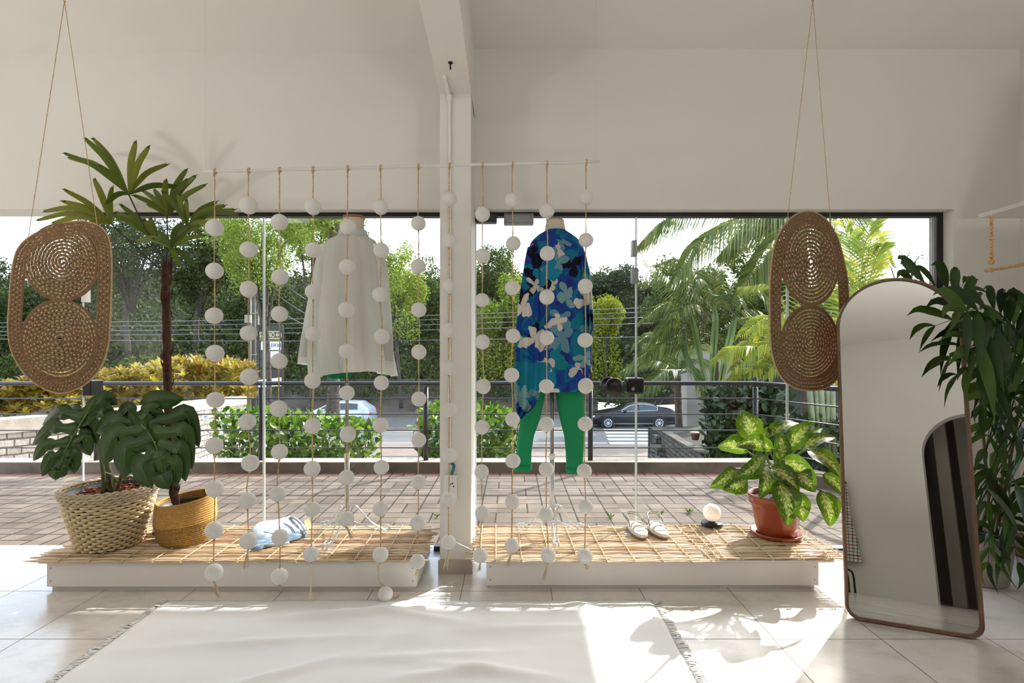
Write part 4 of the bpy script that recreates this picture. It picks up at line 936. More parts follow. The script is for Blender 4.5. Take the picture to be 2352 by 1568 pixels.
# dumb cane in terracotta
c = onz(1783, 1229, MZ+.004); c.z = MZ+.003
dp = thing('dumb_cane_plant', 'dumb cane with variegated yellow-green leaves in a terracotta pot', 'potted plant', c)
MB().lathe([(.0001, 0), (.118, 0), (.128, .01), (.135, .026), (.130, .028), (.118, .014), (.0001, .012)], c, 48).build('saucer', M['terracotta'], dp)
MB().lathe([(.098, .013), (.103, .02), (.128, .17), (.131, .176), (.143, .182), (.149, .228), (.147, .235), (.139, .235), (.134, .19)], c, 56, cap0=True).build('pot', M['terracotta'], dp)
MB().lathe([(.0001, .21), (.13, .205)], c, 30).build('soil', M['soil'], dp)
DL = [  # base px, tip px, width px, depth base, depth tip, tilt
 ((1728,1012),(1703,942),62,3.02,3.10,.15), ((1717,1037),(1650,1023),36,2.98,2.92,.9), ((1778,1033),(1690,1025),34,2.90,2.84,.95), ((1806,1034),(1871,970),44,3.0,3.02,.5),
 ((1762,1010),(1835,971),30,3.06,3.1,.8), ((1794,1056),(1790,992),40,2.95,2.99,.1), ((1841,1034),(1919,1004),32,2.98,2.95,.85), ((1829,1033),(1889,983),30,3.05,3.06,.8),
 ((1853,1032),(1932,1098),50,2.90,2.80,.3), ((1797,1056),(1872,1087),50,2.84,2.74,-.5), ((1830,1080),(1872,1130),50,2.78,2.70,-.3), ((1888,1088),(1934,1136),42,2.95,2.93,.2),
 ((1884,1125),(1906,1209),60,2.88,2.84,.1), ((1788,1102),(1809,1207),70,2.74,2.66,.05), ((1830,1128),(1845,1198),42,2.86,2.82,-.3), ((1757,1066),(1744,1146),46,2.80,2.72,.2),
 ((1755,1045),(1687,1096),54,2.84,2.76,.4), ((1688,1076),(1630,1119),42,2.93,2.88,.3), ((1717,1100),(1659,1124),44,2.90,2.86,.35), ((1768,1072),(1836,1130),54,2.80,2.72,.2), ((1745,1012),(1800,985),30,3.08,3.1,.5)]
hub = Vector((c.x, c.y, c.z+.30))
MB().tube(spline([Vector((c.x-.01, c.y, c.z+.19)), Vector((c.x+.005, c.y+.01, c.z+.3)), Vector((c.x, c.y, c.z+.45))], 12), .016, 8).build('main_stem', M['green_stem'], dp)
for bp, tp, wpx, d0, d1, tl in DL:
    a, b = P(*bp, d0), P(*tp, d1); L = (b-a).length; nn = 13
    ax_ = (b-a).normalized(); fz = Vector((0, -1, .35)).normalized()
    sd = ax_.cross(fz).normalized(); nn_ = sd.cross(ax_).normalized(); sd = sd*math.cos(tl)+nn_*math.sin(tl); up_ = sd.cross(ax_).normalized()
    if up_.z < 0 and abs(tl) > .6: up_ = -up_
    rows, uv = [], []; hw = wpx*.5*lerp(d0, d1, .5)/F/max(.62, math.cos(tl))
    for i in range(nn):
        t = i/(nn-1); wv = hw*(math.sin(PI*min(1, t**.8*.98+.012))**.78)*(1-.12*t); ctr = a.lerp(b, t)+up_*(L*.16*math.sin(PI*t)**1.0-.0)
        r = []
        for k in range(9):
            u = -1+k/4; wav = .06*hw*math.sin(t*11+u*2)*abs(u)
            r.append(ctr+sd*(u*wv)+up_*(wv*.22*abs(u)**1.3+wav)); uv.append((u*.5+.5, t))
        rows.append(r)
    lm = MB(); lm.grid(rows, uv=uv); lf = lm.build('leaf', M['dumbcane'], dp)
    st = MB(); st.tube(spline([hub+Vector((random.uniform(-.012, .012), random.uniform(-.012, .012), random.uniform(-.08, .1))), hub.lerp(a, .6)+Vector((0, 0, .02)), a, a+ax_*L*.1], 12), .0046, 6); st.build('leaf_stalk', M['green_stem'], dp)

# bamboo palm at the right wall
c = Vector((2.46, 2.80, 0))
bp = thing('bamboo_palm', 'bushy dark green bamboo palm in a pale grey pot beside the mirror', 'potted plant', c)
MB().lathe([(.0001, 0), (.095, 0), (.105, .01), (.135, .25), (.138, .262), (.126, .262), (.122, .2)], c, 40).build('pot', M['pot_grey'], bp)
MB().lathe([(.0001, .235), (.125, .23)], c, 24).build('soil', M['soil'], bp)
FR = [  # start, mid, tip px, depths, leaflets, length px
 ((2238,770),(2196,676),(2092,640),2.72,2.62,7,105), ((2236,770),(2198,700),(2212,650),2.74,2.72,5,62), ((2330,800),(2296,716),(2200,715),2.66,2.33,8,105), ((2346,810),(2318,738),(2226,800),2.62,2.32,8,108),
 ((2356,850),(2318,800),(2226,850),2.64,2.34,8,92), ((2330,900),(2300,850),(2262,930),2.66,2.5,7,95), ((2320,950),(2345,880),(2385,900),2.7,2.6,7,88), ((2300,1010),(2282,955),(2264,1030),2.68,2.56,6,86),
 ((2310,1050),(2336,1000),(2370,1060),2.72,2.6,6,88), ((2290,1120),(2272,1075),(2262,1150),2.72,2.6,6,80), ((2300,1150),(2328,1105),(2362,1160),2.72,2.62,6,82), ((2290,1220),(2305,1172),(2350,1230),2.72,2.6,6,84),
 ((2285,1230),(2274,1220),(2270,1290),2.66,2.6,5,78), ((2300,1230),(2318,1215),(2338,1290),2.7,2.62,5,84), ((2340,760),(2370,700),(2400,760),2.7,2.6,7,100), ((2330,1000),(2365,950),(2400,1000),2.75,2.7,6,90), ((2310,830),(2335,780),(2370,850),2.72,2.6,7,100), ((2300,900),(2276,830),(2240,880),2.72,2.62,7,90), ((2300,960),(2320,900),(2346,980),2.66,2.55,7,95)]
for k in range(6):
    a = random.uniform(0, 6.28); r = random.uniform(.02, .06); q = Vector((c.x+r*math.cos(a), c.y+r*math.sin(a), .23)); e = P(*FR[k*2 % 11][0], 2.76)
    MB().tube(spline([q, q.lerp(e, .5)+Vector((.02, .02, 0)), e], 16), .0075, 7).build('cane', M['bamboo_cane'], bp)
for s, m_, t, d0, d1, n, Lp in FR:
    a, b, e = P(*s, d0), P(*m_, lerp(d0, d1, .5)), P(*t, d1); path = spline([a, b, e], 30); f = MB()
    root = Vector((c.x+random.uniform(-.05, .05), c.y+random.uniform(-.05, .05), max(.25, a.z-.35)))
    f.tube(spline([root, a]+[path[9], path[18], path[29]], 30), [lerp(.0042, .0012, i/29) for i in range(30)], 5, var=.3)
    for i in range(n):
        p = path[int(8+21*i/(n-1))]; tn = (path[min(29, int(9+20*i/(n-1)))]-path[int(6+20*i/(n-1))]).normalized(); sd = tn.cross(Vector((0, -1, .2))).normalized()
        for sg in ((-1, 1) if i < n-1 else (-.35, .35)):
            L = Lp*random.uniform(.75, 1.1)*d0/F*(.75 if i in (0, n-1) else 1)
            q = p+tn*L*.45+sd*sg*L*.55+Vector((0, random.uniform(-.03, .02), -.12*L)); e2 = p+tn*L*.62+sd*sg*L*.78+Vector((0, random.uniform(-.04, .02), -.42*L))
            pts = spline([p, p.lerp(q, .5)+Vector((0, 0, .01)), q, e2], 9); hw = L*random.uniform(.085, .115)
            ribbon(f, pts, [hw*x for x in (.15, .55, .85, 1, .95, .8, .55, .25, .03)], tilt=random.uniform(-.9, .9), fold=.2, var=random.random()**1.4)
    f.build('frond', M['bamboo_palm'], bp)

# ---------------------------------------------------------------- mirror
BL, BR = Vector((1.5015, 2.408, 0)), Vector((1.960, 2.22, 0)); u = (BR-BL); MWD = u.length; u.normalize()
lean = math.radians(10.0); nrm = Vector((u.y, -u.x, 0)); nn = Vector((nrm.x*math.cos(lean), nrm.y*math.cos(lean), math.sin(lean))); vv = Vector((-nrm.x*math.sin(lean), -nrm.y*math.sin(lean), math.cos(lean)))
mir = thing('arched_mirror', 'tall arched mirror in a thin walnut frame leaning aslant on the tiled floor', 'mirror', (BL+BR)/2)
def mpt(x, y, n): return BL+u*x+vv*(y+.004)+nn*n
def arch(wd, h, ins, rc):
    r = wd/2-ins; o = []
    for k in range(29): a = PI*k/28; o.append((wd/2+r*math.cos(a), h-wd/2+r*math.sin(a)))
    rr = rc-ins*.5
    for k in range(9): a = PI+PI/2*k/8; o.append((ins+rr+rr*math.cos(a), ins+rr+rr*math.sin(a)))
    for k in range(9): a = 1.5*PI+PI/2*k/8; o.append((wd-ins-rr+rr*math.cos(a), ins+rr+rr*math.sin(a)))
    return o
MH = 1.57; out, inn = arch(MWD, MH, 0, .055), arch(MWD, MH, .0115, .055); n = len(out); fm = MB()
vs = [mpt(*p, .012) for p in out]+[mpt(*p, .012) for p in inn]+[mpt(*p, -.022) for p in out]+[mpt(*p, -.022) for p in inn]
fs = []
for k in range(n):
    l = (k+1) % n; fs += [(k, l, n+l, n+k), (2*n+k, 3*n+k, 3*n+l, 2*n+l), (k, 2*n+k, 2*n+l, l), (n+k, n+l, 3*n+l, 3*n+k)]
fm.add(vs, fs).build('frame', M['oak'], mir, smooth=False)
MB().add([mpt(*p, .002) for p in inn], [tuple(range(n))]).build('mirror_glass', M['mirror'], mir, smooth=False)
MB().add([mpt(*p, -.02) for p in inn], [tuple(range(n-1, -1, -1))]).build('back_panel', M['hangerwood'], mir, smooth=False)
tp_ = mpt(MWD/2, 1.0, -.02); ft = tp_-nrm*.36; ft.z = .008
lg = MB()
for sgn in (-.12, .12): lg.tube([tp_+u*sgn*.4, ft+u*sgn], .009, 8)
lg.tube([ft+u*-.13, ft+u*.13], .008, 8); lg.build('back_stand', M['hangerwood'], mir)

# ---------------------------------------------------------------- mannequins
def ring(y, xl, xr, b, dm, n=72, folds=(), skew=0, hem=0):
    cx, a = (xl+xr)/2, (xr-xl)/2; r = []
    for k in range(n):
        t = 2*PI*k/n; f = 1+sum(am*math.sin(fr*t+ph) for am, fr, ph in folds)
        fx = max(-1.15, min(1.15, math.copysign(abs(math.cos(t))**.8, math.cos(t))*f)); q = P(cx+a*fx, y+hem*math.sin(2*t+.8), dm)
        r.append(Vector((q.x, dm+b*math.copysign(abs(math.sin(t))**.8, math.sin(t))*(2*f-1)+skew, q.z)))
    return r
def loft(tab, dm, n=72, rows=40, fold=None, hem=0):
    y0, y1 = tab[0][0], tab[-1][0]; out = []
    for i in range(rows):
        t = i/(rows-1); y = lerp(y0, y1, t); xl, xr, b = interp(tab, y)
        out.append(ring(y, xl, xr, b, dm, n, fold(t) if fold else (), hem=hem*t*t))
    return out
def stand(t, px, dm, ztop, feet):
    base = P(px, 0, dm); s = MB(); s.tube([(base.x, dm, MZ+.10), (base.x, dm, .62)], .0135, 12); s.build('lower_pole', M['steel'], t)
    MB().tube([(base.x, dm, .6), (base.x, dm, ztop)], .0095, 12).build('upper_pole', M['grey_metal'], t)
    MB().lathe([(.016, 0), (.016, .03), (.012, .034)], (base.x, dm, .6), 14, True, True).build('pole_collar', M['white_plastic'], t)
    for an, L in feet:
        u_ = Vector((math.cos(an), math.sin(an), 0)); sd = Vector((-u_.y, u_.x, 0)); B = Vector((base.x, dm, 0)); l = MB()
        for off in (-.013, .013):
            o_ = sd*off
            l.tube(spline([B+u_*.014+o_+Vector((0, 0, .285)), B+u_*.03+o_+Vector((0, 0, .33)), B+u_*.05+o_+Vector((0, 0, .335)), B+u_*.075+o_+Vector((0, 0, .305)), B+u_*(L*.6)+o_+Vector((0, 0, .235)),
                    B+u_*(L-.02)+o_+Vector((0, 0, .186)), B+u_*L+o_+Vector((0, 0, .178)), B+u_*(L+.012)+o_+Vector((0, 0, .186)), B+u_*(L+.008)+o_+Vector((0, 0, .205)), B+u_*(L-.03)+o_+Vector((0, 0, .212))], 40), .003, 7)
        l.tube(spline([B+u_*.014+Vector((0, 0, .22)), B+u_*.03+Vector((0, 0, .25)), B+u_*.055+Vector((0, 0, .24)), B+u_*(L*.72)+Vector((0, 0, .19)), B+u_*(L*.82)+Vector((0, 0, .178)), B+u_*(L*.9)+Vector((0, 0, .19))], 24), .0028, 6)
        l.build('leg', M['steel'], t)
D1 = 2.98
m1 = thing('mannequin', 'cream dress form with brown wooden neck cap under the white shirt', 'mannequin', Vector((P(797, 0, D1).x, D1, MZ)), 'dress forms in the window')
MB().grid(loft([(500,790,836,.052),(520,789,835,.053),(540,786,838,.056),(552,766,858,.08),(570,746,872,.1),(600,752,866,.095),(700,770,850,.085),(760,766,854,.085),(820,764,856,.09)], D1, 40, 30), closed=True).build('torso', M['dummy'], m1)
tp = ring(500, 788, 838, .054, D1, 40); tq = ring(496.5, 790, 836, .05, D1, 40)
MB().add(tp+tq+ring(503, 789, 837, .054, D1, 40), [(k, (k+1) % 40, 40+(k+1) % 40, 40+k) for k in range(40)]+[tuple(range(40, 80))]+[(80+k, 80+(k+1) % 40, (k+1) % 40, k) for k in range(40)]).build('neck_cap', M['capwood'], m1)
stand(m1, 797, D1, 1.15, [(math.radians(-101), .22), (math.radians(22), .22), (math.radians(140), .24)])
sh1 = thing('white_shirt', 'loose sheer white shirt worn by the left dress form, seen from behind', 'shirt', P(808, 560, D1))
def f1(t): return ((.02+.065*t, 9, 1.0+t*.4), (.014+.045*t, 14, 2.2), (.016*t, 23, .5))
MB().grid(loft([(540,786,838,.062),(549,766,856,.088),(560,752,866,.105),(580,745,872,.118),(620,738,878,.125),(700,728,884,.13),(800,722,893,.14),(858,728,902,.15)], D1, 120, 60, f1, hem=7), closed=True).build('shirt_body', M['shirt'], sh1)
MB().grid([ring(530, 781, 841, .066, D1-.005, 48), ring(537, 780, 842, .068, D1-.005, 48), ring(548, 774, 850, .078, D1-.004, 48)], closed=True).build('collar', M['shirt'], sh1, solid=.002)
for pts, ws in (([(752,566),(742,610),(730,680),(718,750),(707,836)], (15, 17, 18, 19, 21)), ([(862,566),(872,610),(879,680),(885,750),(889,846)], (14, 15, 15, 15, 15))):
    path = spline([P(x, y, D1-.01) for x, y in pts], 26); rows = []
    for i, p in enumerate(path):
        wv = interp([(j*6.25, w_) for j, w_ in enumerate(ws)], i)[0]*D1/F
        rows.append([p+Vector((wv*math.cos(a)*(1+.09*math.sin(5*a+i*.12)), .055*math.sin(a)*(1+.12*math.sin(4*a+i*.1)), -.006*math.sin(a))) for a in [2*PI*k/36 for k in range(36)]])
    sl_ = MB().grid(rows, closed=True).build('sleeve', M['shirt'], sh1)
    MB().grid([[q.lerp(path[i], -.03) for q in rows[i]] for i in (20, 21, 22, 23, 24)], closed=True).build('cuff', M['cuff'], sl_)
pl_ = MB()
for px, dx in ((782, 0),): pl_.tube([P(px+dx, y, D1-.132-.012*(y-560)/300) for y in range(566, 850, 12)], .0016, 5)
pl_.build('back_pleat', M['shirt'], sh1)
gs = MB().grid(loft([(835,742,812,.1),(850,742,810,.105),(862,752,806,.1),(868,768,800,.09)], D1, 40, 8), closed=True).build('green_skirt', M['green_dark']); tag(gs, 'hem of a dark green skirt showing below the white shirt', 'skirt')

D2 = 2.99
m2 = thing('mannequin', 'cream dress form without cap under the blue floral kimono and green trousers', 'mannequin', Vector((P(1268, 0, D2).x, D2, MZ)), 'dress forms in the window')
MB().grid(loft([(506,1256,1294,.045),(512,1253,1297,.05),(530,1252,1298,.05),(545,1240,1312,.06),(560,1222,1334,.085),(600,1216,1340,.1),(700,1226,1334,.1),(800,1216,1346,.11),(880,1222,1346,.11)], D2, 40, 30), closed=True).build('torso', M['dummy'], m2)
MB().add(ring(507, 1254, 1296, .047, D2, 40)+ring(503.5, 1258, 1292, .042, D2, 40), [(k, (k+1) % 40, 40+(k+1) % 40, 40+k) for k in range(40)]+[tuple(range(40, 80))]).build('neck_cap', M['pot_grey'], m2)
stand(m2, 1268, D2, 1.1, [(math.radians(-88), .2), (math.radians(28), .2), (math.radians(152), .21)])
ki = thing('floral_kimono', 'blue and turquoise floral kimono draped over the right dress form', 'kimono', P(1280, 560, D2))
def f2(t): return ((.012+.03*t, 7, .4), (.008+.02*t, 12, 1.7+t))
MB().grid(loft([(530,1256,1298,.06),(540,1236,1314,.075),(552,1222,1330,.095),(570,1214,1340,.115),(600,1208,1348,.125),(700,1203,1358,.13),(800,1200,1357,.135),(896,1203,1357,.14)], D2, 120, 60, f2), closed=True).build('kimono_body', M['floral'], ki)
for tabs, nm in (([(566,1212,1232),(600,1205,1238),(650,1198,1240),(700,1190,1240),(760,1185,1242),(820,1184,1243),(880,1180,1242),(905,1181,1240),(930,1184,1233),(962,1190,1200)], 'draped_sleeve'), ([(580,1332,1346),(620,1338,1355),(680,1342,1362),(720,1346,1364),(755,1348,1367),(770,1350,1358)], 'sleeve')):
    rows = []
    for i in range(48):
        y = lerp(tabs[0][0], tabs[-1][0], i/47); xl, xr = interp(tabs, y); r = []
        for k in range(25):
            s_ = k/24; q = P(lerp(xl, xr, s_), y+(14*s_ if nm == 'draped_sleeve' and y > 880 else 0)*0, D2-.135)
            q.y += -.012*math.sin(s_*PI*5+i*.03)*(i/47+.25)+.03*abs(s_-.5); r.append(q)
        rows.append(r)
    MB().grid(rows).build(nm, M['floral'], ki, solid=.0012)
tr_ = thing('green_trousers', 'bright green trousers hanging below the blue floral kimono', 'trousers', P(1266, 900, D2))
def f3(t): return ((.025, 3, .5+4*t), (.02, 5, 1+6*t))
lg = [(872,1214,1268,.085),(900,1210,1252,.08),(930,1202,1246,.075),(960,1195,1240,.07),(1000,1190,1226,.062),(1040,1186,1221,.058),(1077,1182,1221,.056)]
rg_ = [(872,1266,1340,.085),(900,1275,1339,.08),(930,1279,1340,.075),(960,1285,1341,.07),(1000,1296,1341,.062),(1040,1300,1340,.058),(1083,1302,1338,.056)]
for tb in (lg, rg_):
    o = MB().grid(loft(tb, D2, 48, 40, f3), closed=True).build('trouser_leg', M['green'], tr_)
    yb_ = tb[-1][0]; xl, xr, b = tb[-1][1:]
    MB().grid([ring(yb_-13, xl-1.5, xr+1.5, b+.003, D2, 48, f3(.98)), ring(yb_+1, xl-1.2, xr+1.2, b+.003, D2, 48, f3(1))], closed=True).build('hem', M['green'], o, solid=.002)

# ---------------------------------------------------------------- small things on the mats
def heap(outline, ctr, z0, hgt, n=14, seed=0, wr=.006):
    pts = closed_spline([onz(*p, z0) for p in outline], 64); c_ = onz(*ctr, z0); rows = []
    for j in range(n+1):
        s_ = j/n; r = []
        for p in pts:
            q = c_.lerp(p, s_); h = hgt*(1-s_**5)**.6 if s_ < 1 else 0
            if s_ < .97: h += wr*noise.noise((q.x*16+seed, q.y*30, seed))+wr*.6*noise.noise((q.x*45, q.y*60+seed, 1))
            r.append(Vector((q.x, q.y, z0+max(.0, h))))
        rows.append(r)
    return MB().grid(rows, closed=True)
js = thing('folded_jean_shorts', 'pale blue folded jean shorts with a price tag on the reed mat', 'shorts', onz(635, 1225, MZ))
heap([(590,1204),(612,1199),(640,1196),(660,1190),(672,1186),(680,1194),(692,1206),(697,1220),(700,1228),(660,1236),(625,1243),(598,1246),(578,1236),(575,1220)], (632,1220), MZ+.004, .026, seed=3, wr=.004).build('upper_fold', M['denim'], js)
heap([(582,1240),(610,1234),(650,1228),(690,1222),(706,1230),(690,1236),(650,1247),(615,1256),(590,1263),(577,1258)], (630,1245), MZ+.003, .02, seed=8, wr=.006).build('under_fold', M['denim_dark'], js)
hm = MB(); hm.tube(spline([onz(668,1187,MZ+.03), onz(680,1192,MZ+.04), onz(694,1206,MZ+.035), onz(704,1226,MZ+.02)], 20), .008, 7); hm.tube(spline([onz(578,1258,MZ+.008), onz(600,1252,MZ+.015), onz(640,1250,MZ+.012), onz(664,1246,MZ+.01)], 18), .007, 7); hm.build('rolled_hem', M['denim'], js)
wb = MB()
for off in (0, 4): wb.tube(spline([onz(640+off,1199,MZ+.026), onz(655+off,1204,MZ+.031), onz(668+off,1213,MZ+.03), onz(676+off,1226,MZ+.022)], 16), .0028, 6)
wb.tube(spline([onz(590,1214,MZ+.024), onz(612,1222,MZ+.03), onz(640,1226,MZ+.03), onz(668,1226,MZ+.026)], 18), .0022, 5); wb.build('seam', M['denim_dark'], js)
tg = MB(); a, b, c_, d = P(698,1196,3.05), P(709,1190,3.07), P(719,1209,3.03), P(706,1218,3.0)
tg.add([a, b, c_, d], [(0, 1, 2, 3)]); tg.build('price_tag', M['tag'], js, smooth=False, solid=.001)
MB().tube(spline([a, P(703,1186,3.1), P(720,1184,3.12), P(742,1190,3.14)], 12), .0008, 4).build('tag_string', M['twine'], js)

def sandal(px_h, px_t, label, mirror):
    h, t_ = onz(px_h[0], px_h[1], MZ+.002), onz(px_t[0], px_t[1], MZ+.002); ax_ = (t_-h); L = .245; ax_.z = 0; ax_.normalize(); sd = Vector((ax_.y, -ax_.x, 0))*mirror
    s = thing('sandal', label, 'sandal', h.lerp(t_, .5), 'pair of strappy sandals')
    c0 = h.lerp(t_, .5)-ax_*L/2
    def sole(k, z, wmul):
        o_ = []
        for i in range(40):
            a = 2*PI*i/40; v = .5-.5*math.cos(a); wv = .034+.012*math.sin(PI*min(1, v*1.1))*(v > 0)+.009*v
            if v > .9: wv *= 1-.25*((v-.9)/.1)
            off = .006*math.sin(PI*v)
            o_.append(c0+ax_*(L*v)+sd*(math.copysign(abs(math.sin(a))**.75, math.sin(a))*wv*wmul+off)+Vector((0, 0, z)))
        return o_
    def slab(z0, z1, wm, nm, mt):
        a, b = sole(0, z0, wm), sole(0, z1, wm); return MB().add(a+b, [tuple(range(39, -1, -1)), tuple(range(40, 80))]+[(k, (k+1) % 40, 40+(k+1) % 40, 40+k) for k in range(40)]).build(nm, mt, s, smooth=False, bevel=.002)
    slab(.002, .012, 1.0, 'outsole', M['sandal_sole']); slab(.012, .026, .98, 'midsole', M['sandal']); slab(.026, .030, .9, 'footbed', M['footbed'])
    def pt(v, s_, z): return c0+ax_*(L*v)+sd*(s_+.006*math.sin(PI*v))+Vector((0, 0, z))
    st = MB()
    for v0, v1, hgt in ((.70, .60, .052), (.60, .70, .054), (.52, .42, .062)):
        st.tube(spline([pt(v0, -.043, .022), pt(lerp(v0, v1, .25), -.03, hgt*.85), pt((v0+v1)/2, 0, hgt), pt(lerp(v0, v1, .75), .03, hgt*.85), pt(v1, .043, .022)], 18), .0055, 6, flat=.5, up=(0, 0, 1))
    st.build('toe_strap', M['sandal'], s)
    hs = MB()
    for dz in (0, .012): hs.tube(spline([pt(.45, -.04, .024), pt(.3, -.04, .055+dz), pt(.1, -.034, .068+dz), pt(-.01, 0, .072+dz), pt(.1, .034, .068+dz), pt(.3, .04, .055+dz), pt(.45, .04, .024)], 28), .0035, 6)
    hs.build('heel_strap', M['strap_grey'], s)
    MB().obox(pt(.3, .042, .066), ax_*.008, sd*.002, (0, 0, .007)).build('buckle', M['chrome'], s, smooth=False)
    return s
s1 = sandal((1449, 1207), (1477, 1240), 'cream strappy sandal with a blue paper tag, nearer the dress form', -1)
MB().add([onz(1434,1224,MZ+.006), onz(1447,1222,MZ+.006), onz(1450,1229,MZ+.004), onz(1438,1231,MZ+.004)], [(0, 1, 2, 3)]).build('paper_tag', M['denim'], s1, smooth=False, solid=.001)
sandal((1498, 1206), (1529, 1240), 'cream strappy sandal nearer the globe lamp, without a tag', 1)

def globe_lamp(c_, label):
    t = thing('globe_lamp', label, 'table lamp', c_, 'globe table lamps')
    MB().lathe([(.0001, 0), (.058, 0), (.061, .004), (.061, .014), (.057, .02), (.02, .022), (.02, .03), (.0001, .03)], c_, 40).build('lamp_base', M['black'], t)
    MB().ball(c_+Vector((0, 0, .076)), .0515, 32).build('globe', M['opal'], t)
c_ = onz(1635, 1206, MZ+.004); c_.z = MZ+.004; globe_lamp(c_, 'small white globe lamp on a black disc, between sandals and terracotta pot')
c_ = Vector((-1.985, 3.06, MZ+.003)); globe_lamp(c_, 'small globe lamp mostly hidden behind the golden rope basket')

# ---------------------------------------------------------------- shelf, hanging rail and low box by the right wall
sx0, sy1 = 2.61, 3.0
sf = MB().box(sx0, 1.3, 1.945, WX1, sy1, 1.968).build('wall_shelf', M['white_wood'], smooth=False, bevel=.002); tag(sf, 'white shelf board high on the right wall', 'shelf')
hr = thing('hanging_rail', 'light wooden rail hung on a string of wooden beads under the shelf', 'clothes rail', (sx0+.07, 2.6, 1.945))
q0 = P(2277, 500, 2.88)
MB().tube([P(2264, 622, 2.93), P(2264, 622, 2.93)+Vector((.0, -1.45, .0))], .0085, 12).build('rail', M['beech'], hr)
bx = P(2277, 612, 2.86)
for yy in (2.86, 1.62):
    sb = MB(); zt, zb_ = 1.925, P(0, 611, 2.86).z
    rads = (.0085, .0085, .0085, .0105, .0085, .0085, .0085, .0098, .0085, .0085, .0085, .0105, .0145)
    z = zt
    for r in rads: sb.ball((bx.x, yy, z-r), r, 14); z -= 2*r*.985
    k = (zt-z)/max(.01, zt-zb_-.0085); sb.v = [(x, y, zt-(zt-zz)/k) for x, y, zz in sb.v]
    sb.ball((bx.x, yy, zb_-.022), .0125, 14)
    sb.build('bead_string', M['beech'], hr)
    MB().tube([(bx.x, yy, 1.946), (bx.x+.003, yy, 1.935), (bx.x, yy, 1.92)], .0022, 6).build('string', M['white_plastic'], hr)
bxo = thing('display_platform', 'end of a low white box platform behind the bamboo palm pot', 'platform', (2.8, 2.6, 0), 'white display platforms')
MB().box(2.64, 2.45, 0, WX1-.01, 3.1, .138).build('front_board', M['white_wood'], bxo, smooth=False, bevel=.003)
MB().box(2.62, 2.44, .138, WX1-.005, 3.1, .15).build('top_board', M['oak'], bxo, smooth=False)
# ---------------------------------------------------------------- patio, kerb, railing
struct(MB().box(-9, WO, -.12, 4.6, 5.31, -.002).build('patio', M['patio'], smooth=False))
kb = MB(); kb.box(-9, 5.31, -.5, 2.55, 5.50, .096); kb.add([(2.40, 5.5, -.3), (2.60, 5.55, -.3), (3.3, 3.9, -.3), (3.1, 3.85, -.3), (2.40, 5.5, .096), (2.60, 5.55, .096), (3.3, 3.9, .096), (3.1, 3.85, .096)], [(0, 3, 2, 1), (4, 5, 6, 7), (0, 1, 5, 4), (1, 2, 6, 5), (2, 3, 7, 6), (3, 0, 4, 7)])
struct(kb.build('kerb', M['kerb'], smooth=False, bevel=.006))
struct(MB().box(-9, 5.305, .096, 2.55, 5.505, .106).build('trim_8', M['kerb_top'], smooth=False, bevel=.004))
RY = 5.4
rl = thing('railing', 'dark grey tubular railing with four thin wires along the patio edge', 'railing', (-.87, RY, .1))
cz, pz = 1.2-(880-VY)*RY/F, 1.2-(889-VY)*RY/F
COR = Vector((2.454, RY, cz)); END = Vector((3.05, 3.93, cz+.0)); END.z = cz
MB().tube([(-9, RY, cz), COR, END], .0215, 12).build('top_rail', M['dark_metal'], rl)
for py in (915, 951, 988, 1028):
    z = 1.2-(py-VY)*RY/F; MB().tube([(-9, RY, z), (COR.x, COR.y, z), (END.x, END.y, z)], .0062, 8).build('wire', M['dark_metal'], rl)
PX = [-7.5, -5.848, -4.188, -2.529, -.869, .790, 2.454]
for q in [Vector((x, RY, 0)) for x in PX]+[COR.lerp(END, .6)]:
    pm = MB(); pm.tube([(q.x, q.y, .1), (q.x, q.y, pz)], .0255, 12); pm.tube([(q.x, q.y, pz), (q.x, q.y, cz)], .008, 8); pm.build('post', M['dark_metal'], rl)

# weeds between the pavers
for px, py, lab in ((1516, 1184, 'weed tuft on the pavers just behind the sandals'), (1583, 1177, 'small weed on the pavers left of the globe lamp'), (1402, 1188, 'small flat weed on the pavers left of the sandals'), (1003, 1188, 'thin weed on the pavers just left of the column')):
    q = onz(px, py, 0); m = MB(); rw = random.Random(px)
    for k in range(9):
        a = rw.uniform(0, 6.28); L = rw.uniform(.025, .06); u_ = Vector((math.cos(a)*.6, math.sin(a)*.6, rw.uniform(.3, 1))).normalized()
        ribbon(m, [q, q+u_*L*.4, q+u_*L*.8, q+u_*L-Vector((0, 0, .006))], [.002, .005, .004, .0005], tilt=rw.uniform(-1, 1), var=rw.random())
    o = m.build('weed', M['shrub']); tag(o, lab, 'weed', 'weeds between the pavers')

# ---------------------------------------------------------------- ground beyond, road
def gz(y): return -.3 if y < 5.6 else lerp(-.3, -3.0, min(1, (y-5.6)/14.4))
g = MB(); ys = [5.5, 8, 11, 14, 17, 20, 21.5]
g.grid([[(x, y, gz(y)) for x in (-30, -8, 3.2, 30)] for y in ys]); struct(g.build('ground_driveway', M['pave']))
struct(MB().box(-70, 21.4, -3.3, 70, 24.2, -3.0).build('sidewalk', M['pave'], smooth=False))
struct(MB().box(-70, 24.2, -3.4, 70, 35.2, -3.12).build('road', M['asphalt'], smooth=False))
struct(MB().box(-70, 35.2, -3.3, 70, 37.4, -2.98).build('sidewalk_far', M['pave'], smooth=False))
mk = MB()
for y in (25.2,): mk.box(-70, y, -3.12, 4.5, y+.14, -3.112)
for k in range(9): y = 25.0+k*1.08; mk.box(4.6+.12*k, y, -3.12, 8.6+.25*k, y+.5, -3.111)
struct(mk.build('road_marking', M['road_paint'], smooth=False))
struct(MB().box(-70, 28.9, -3.12, 4.2, 29.05, -3.112).build('road_line', M['road_yellow'], smooth=False))
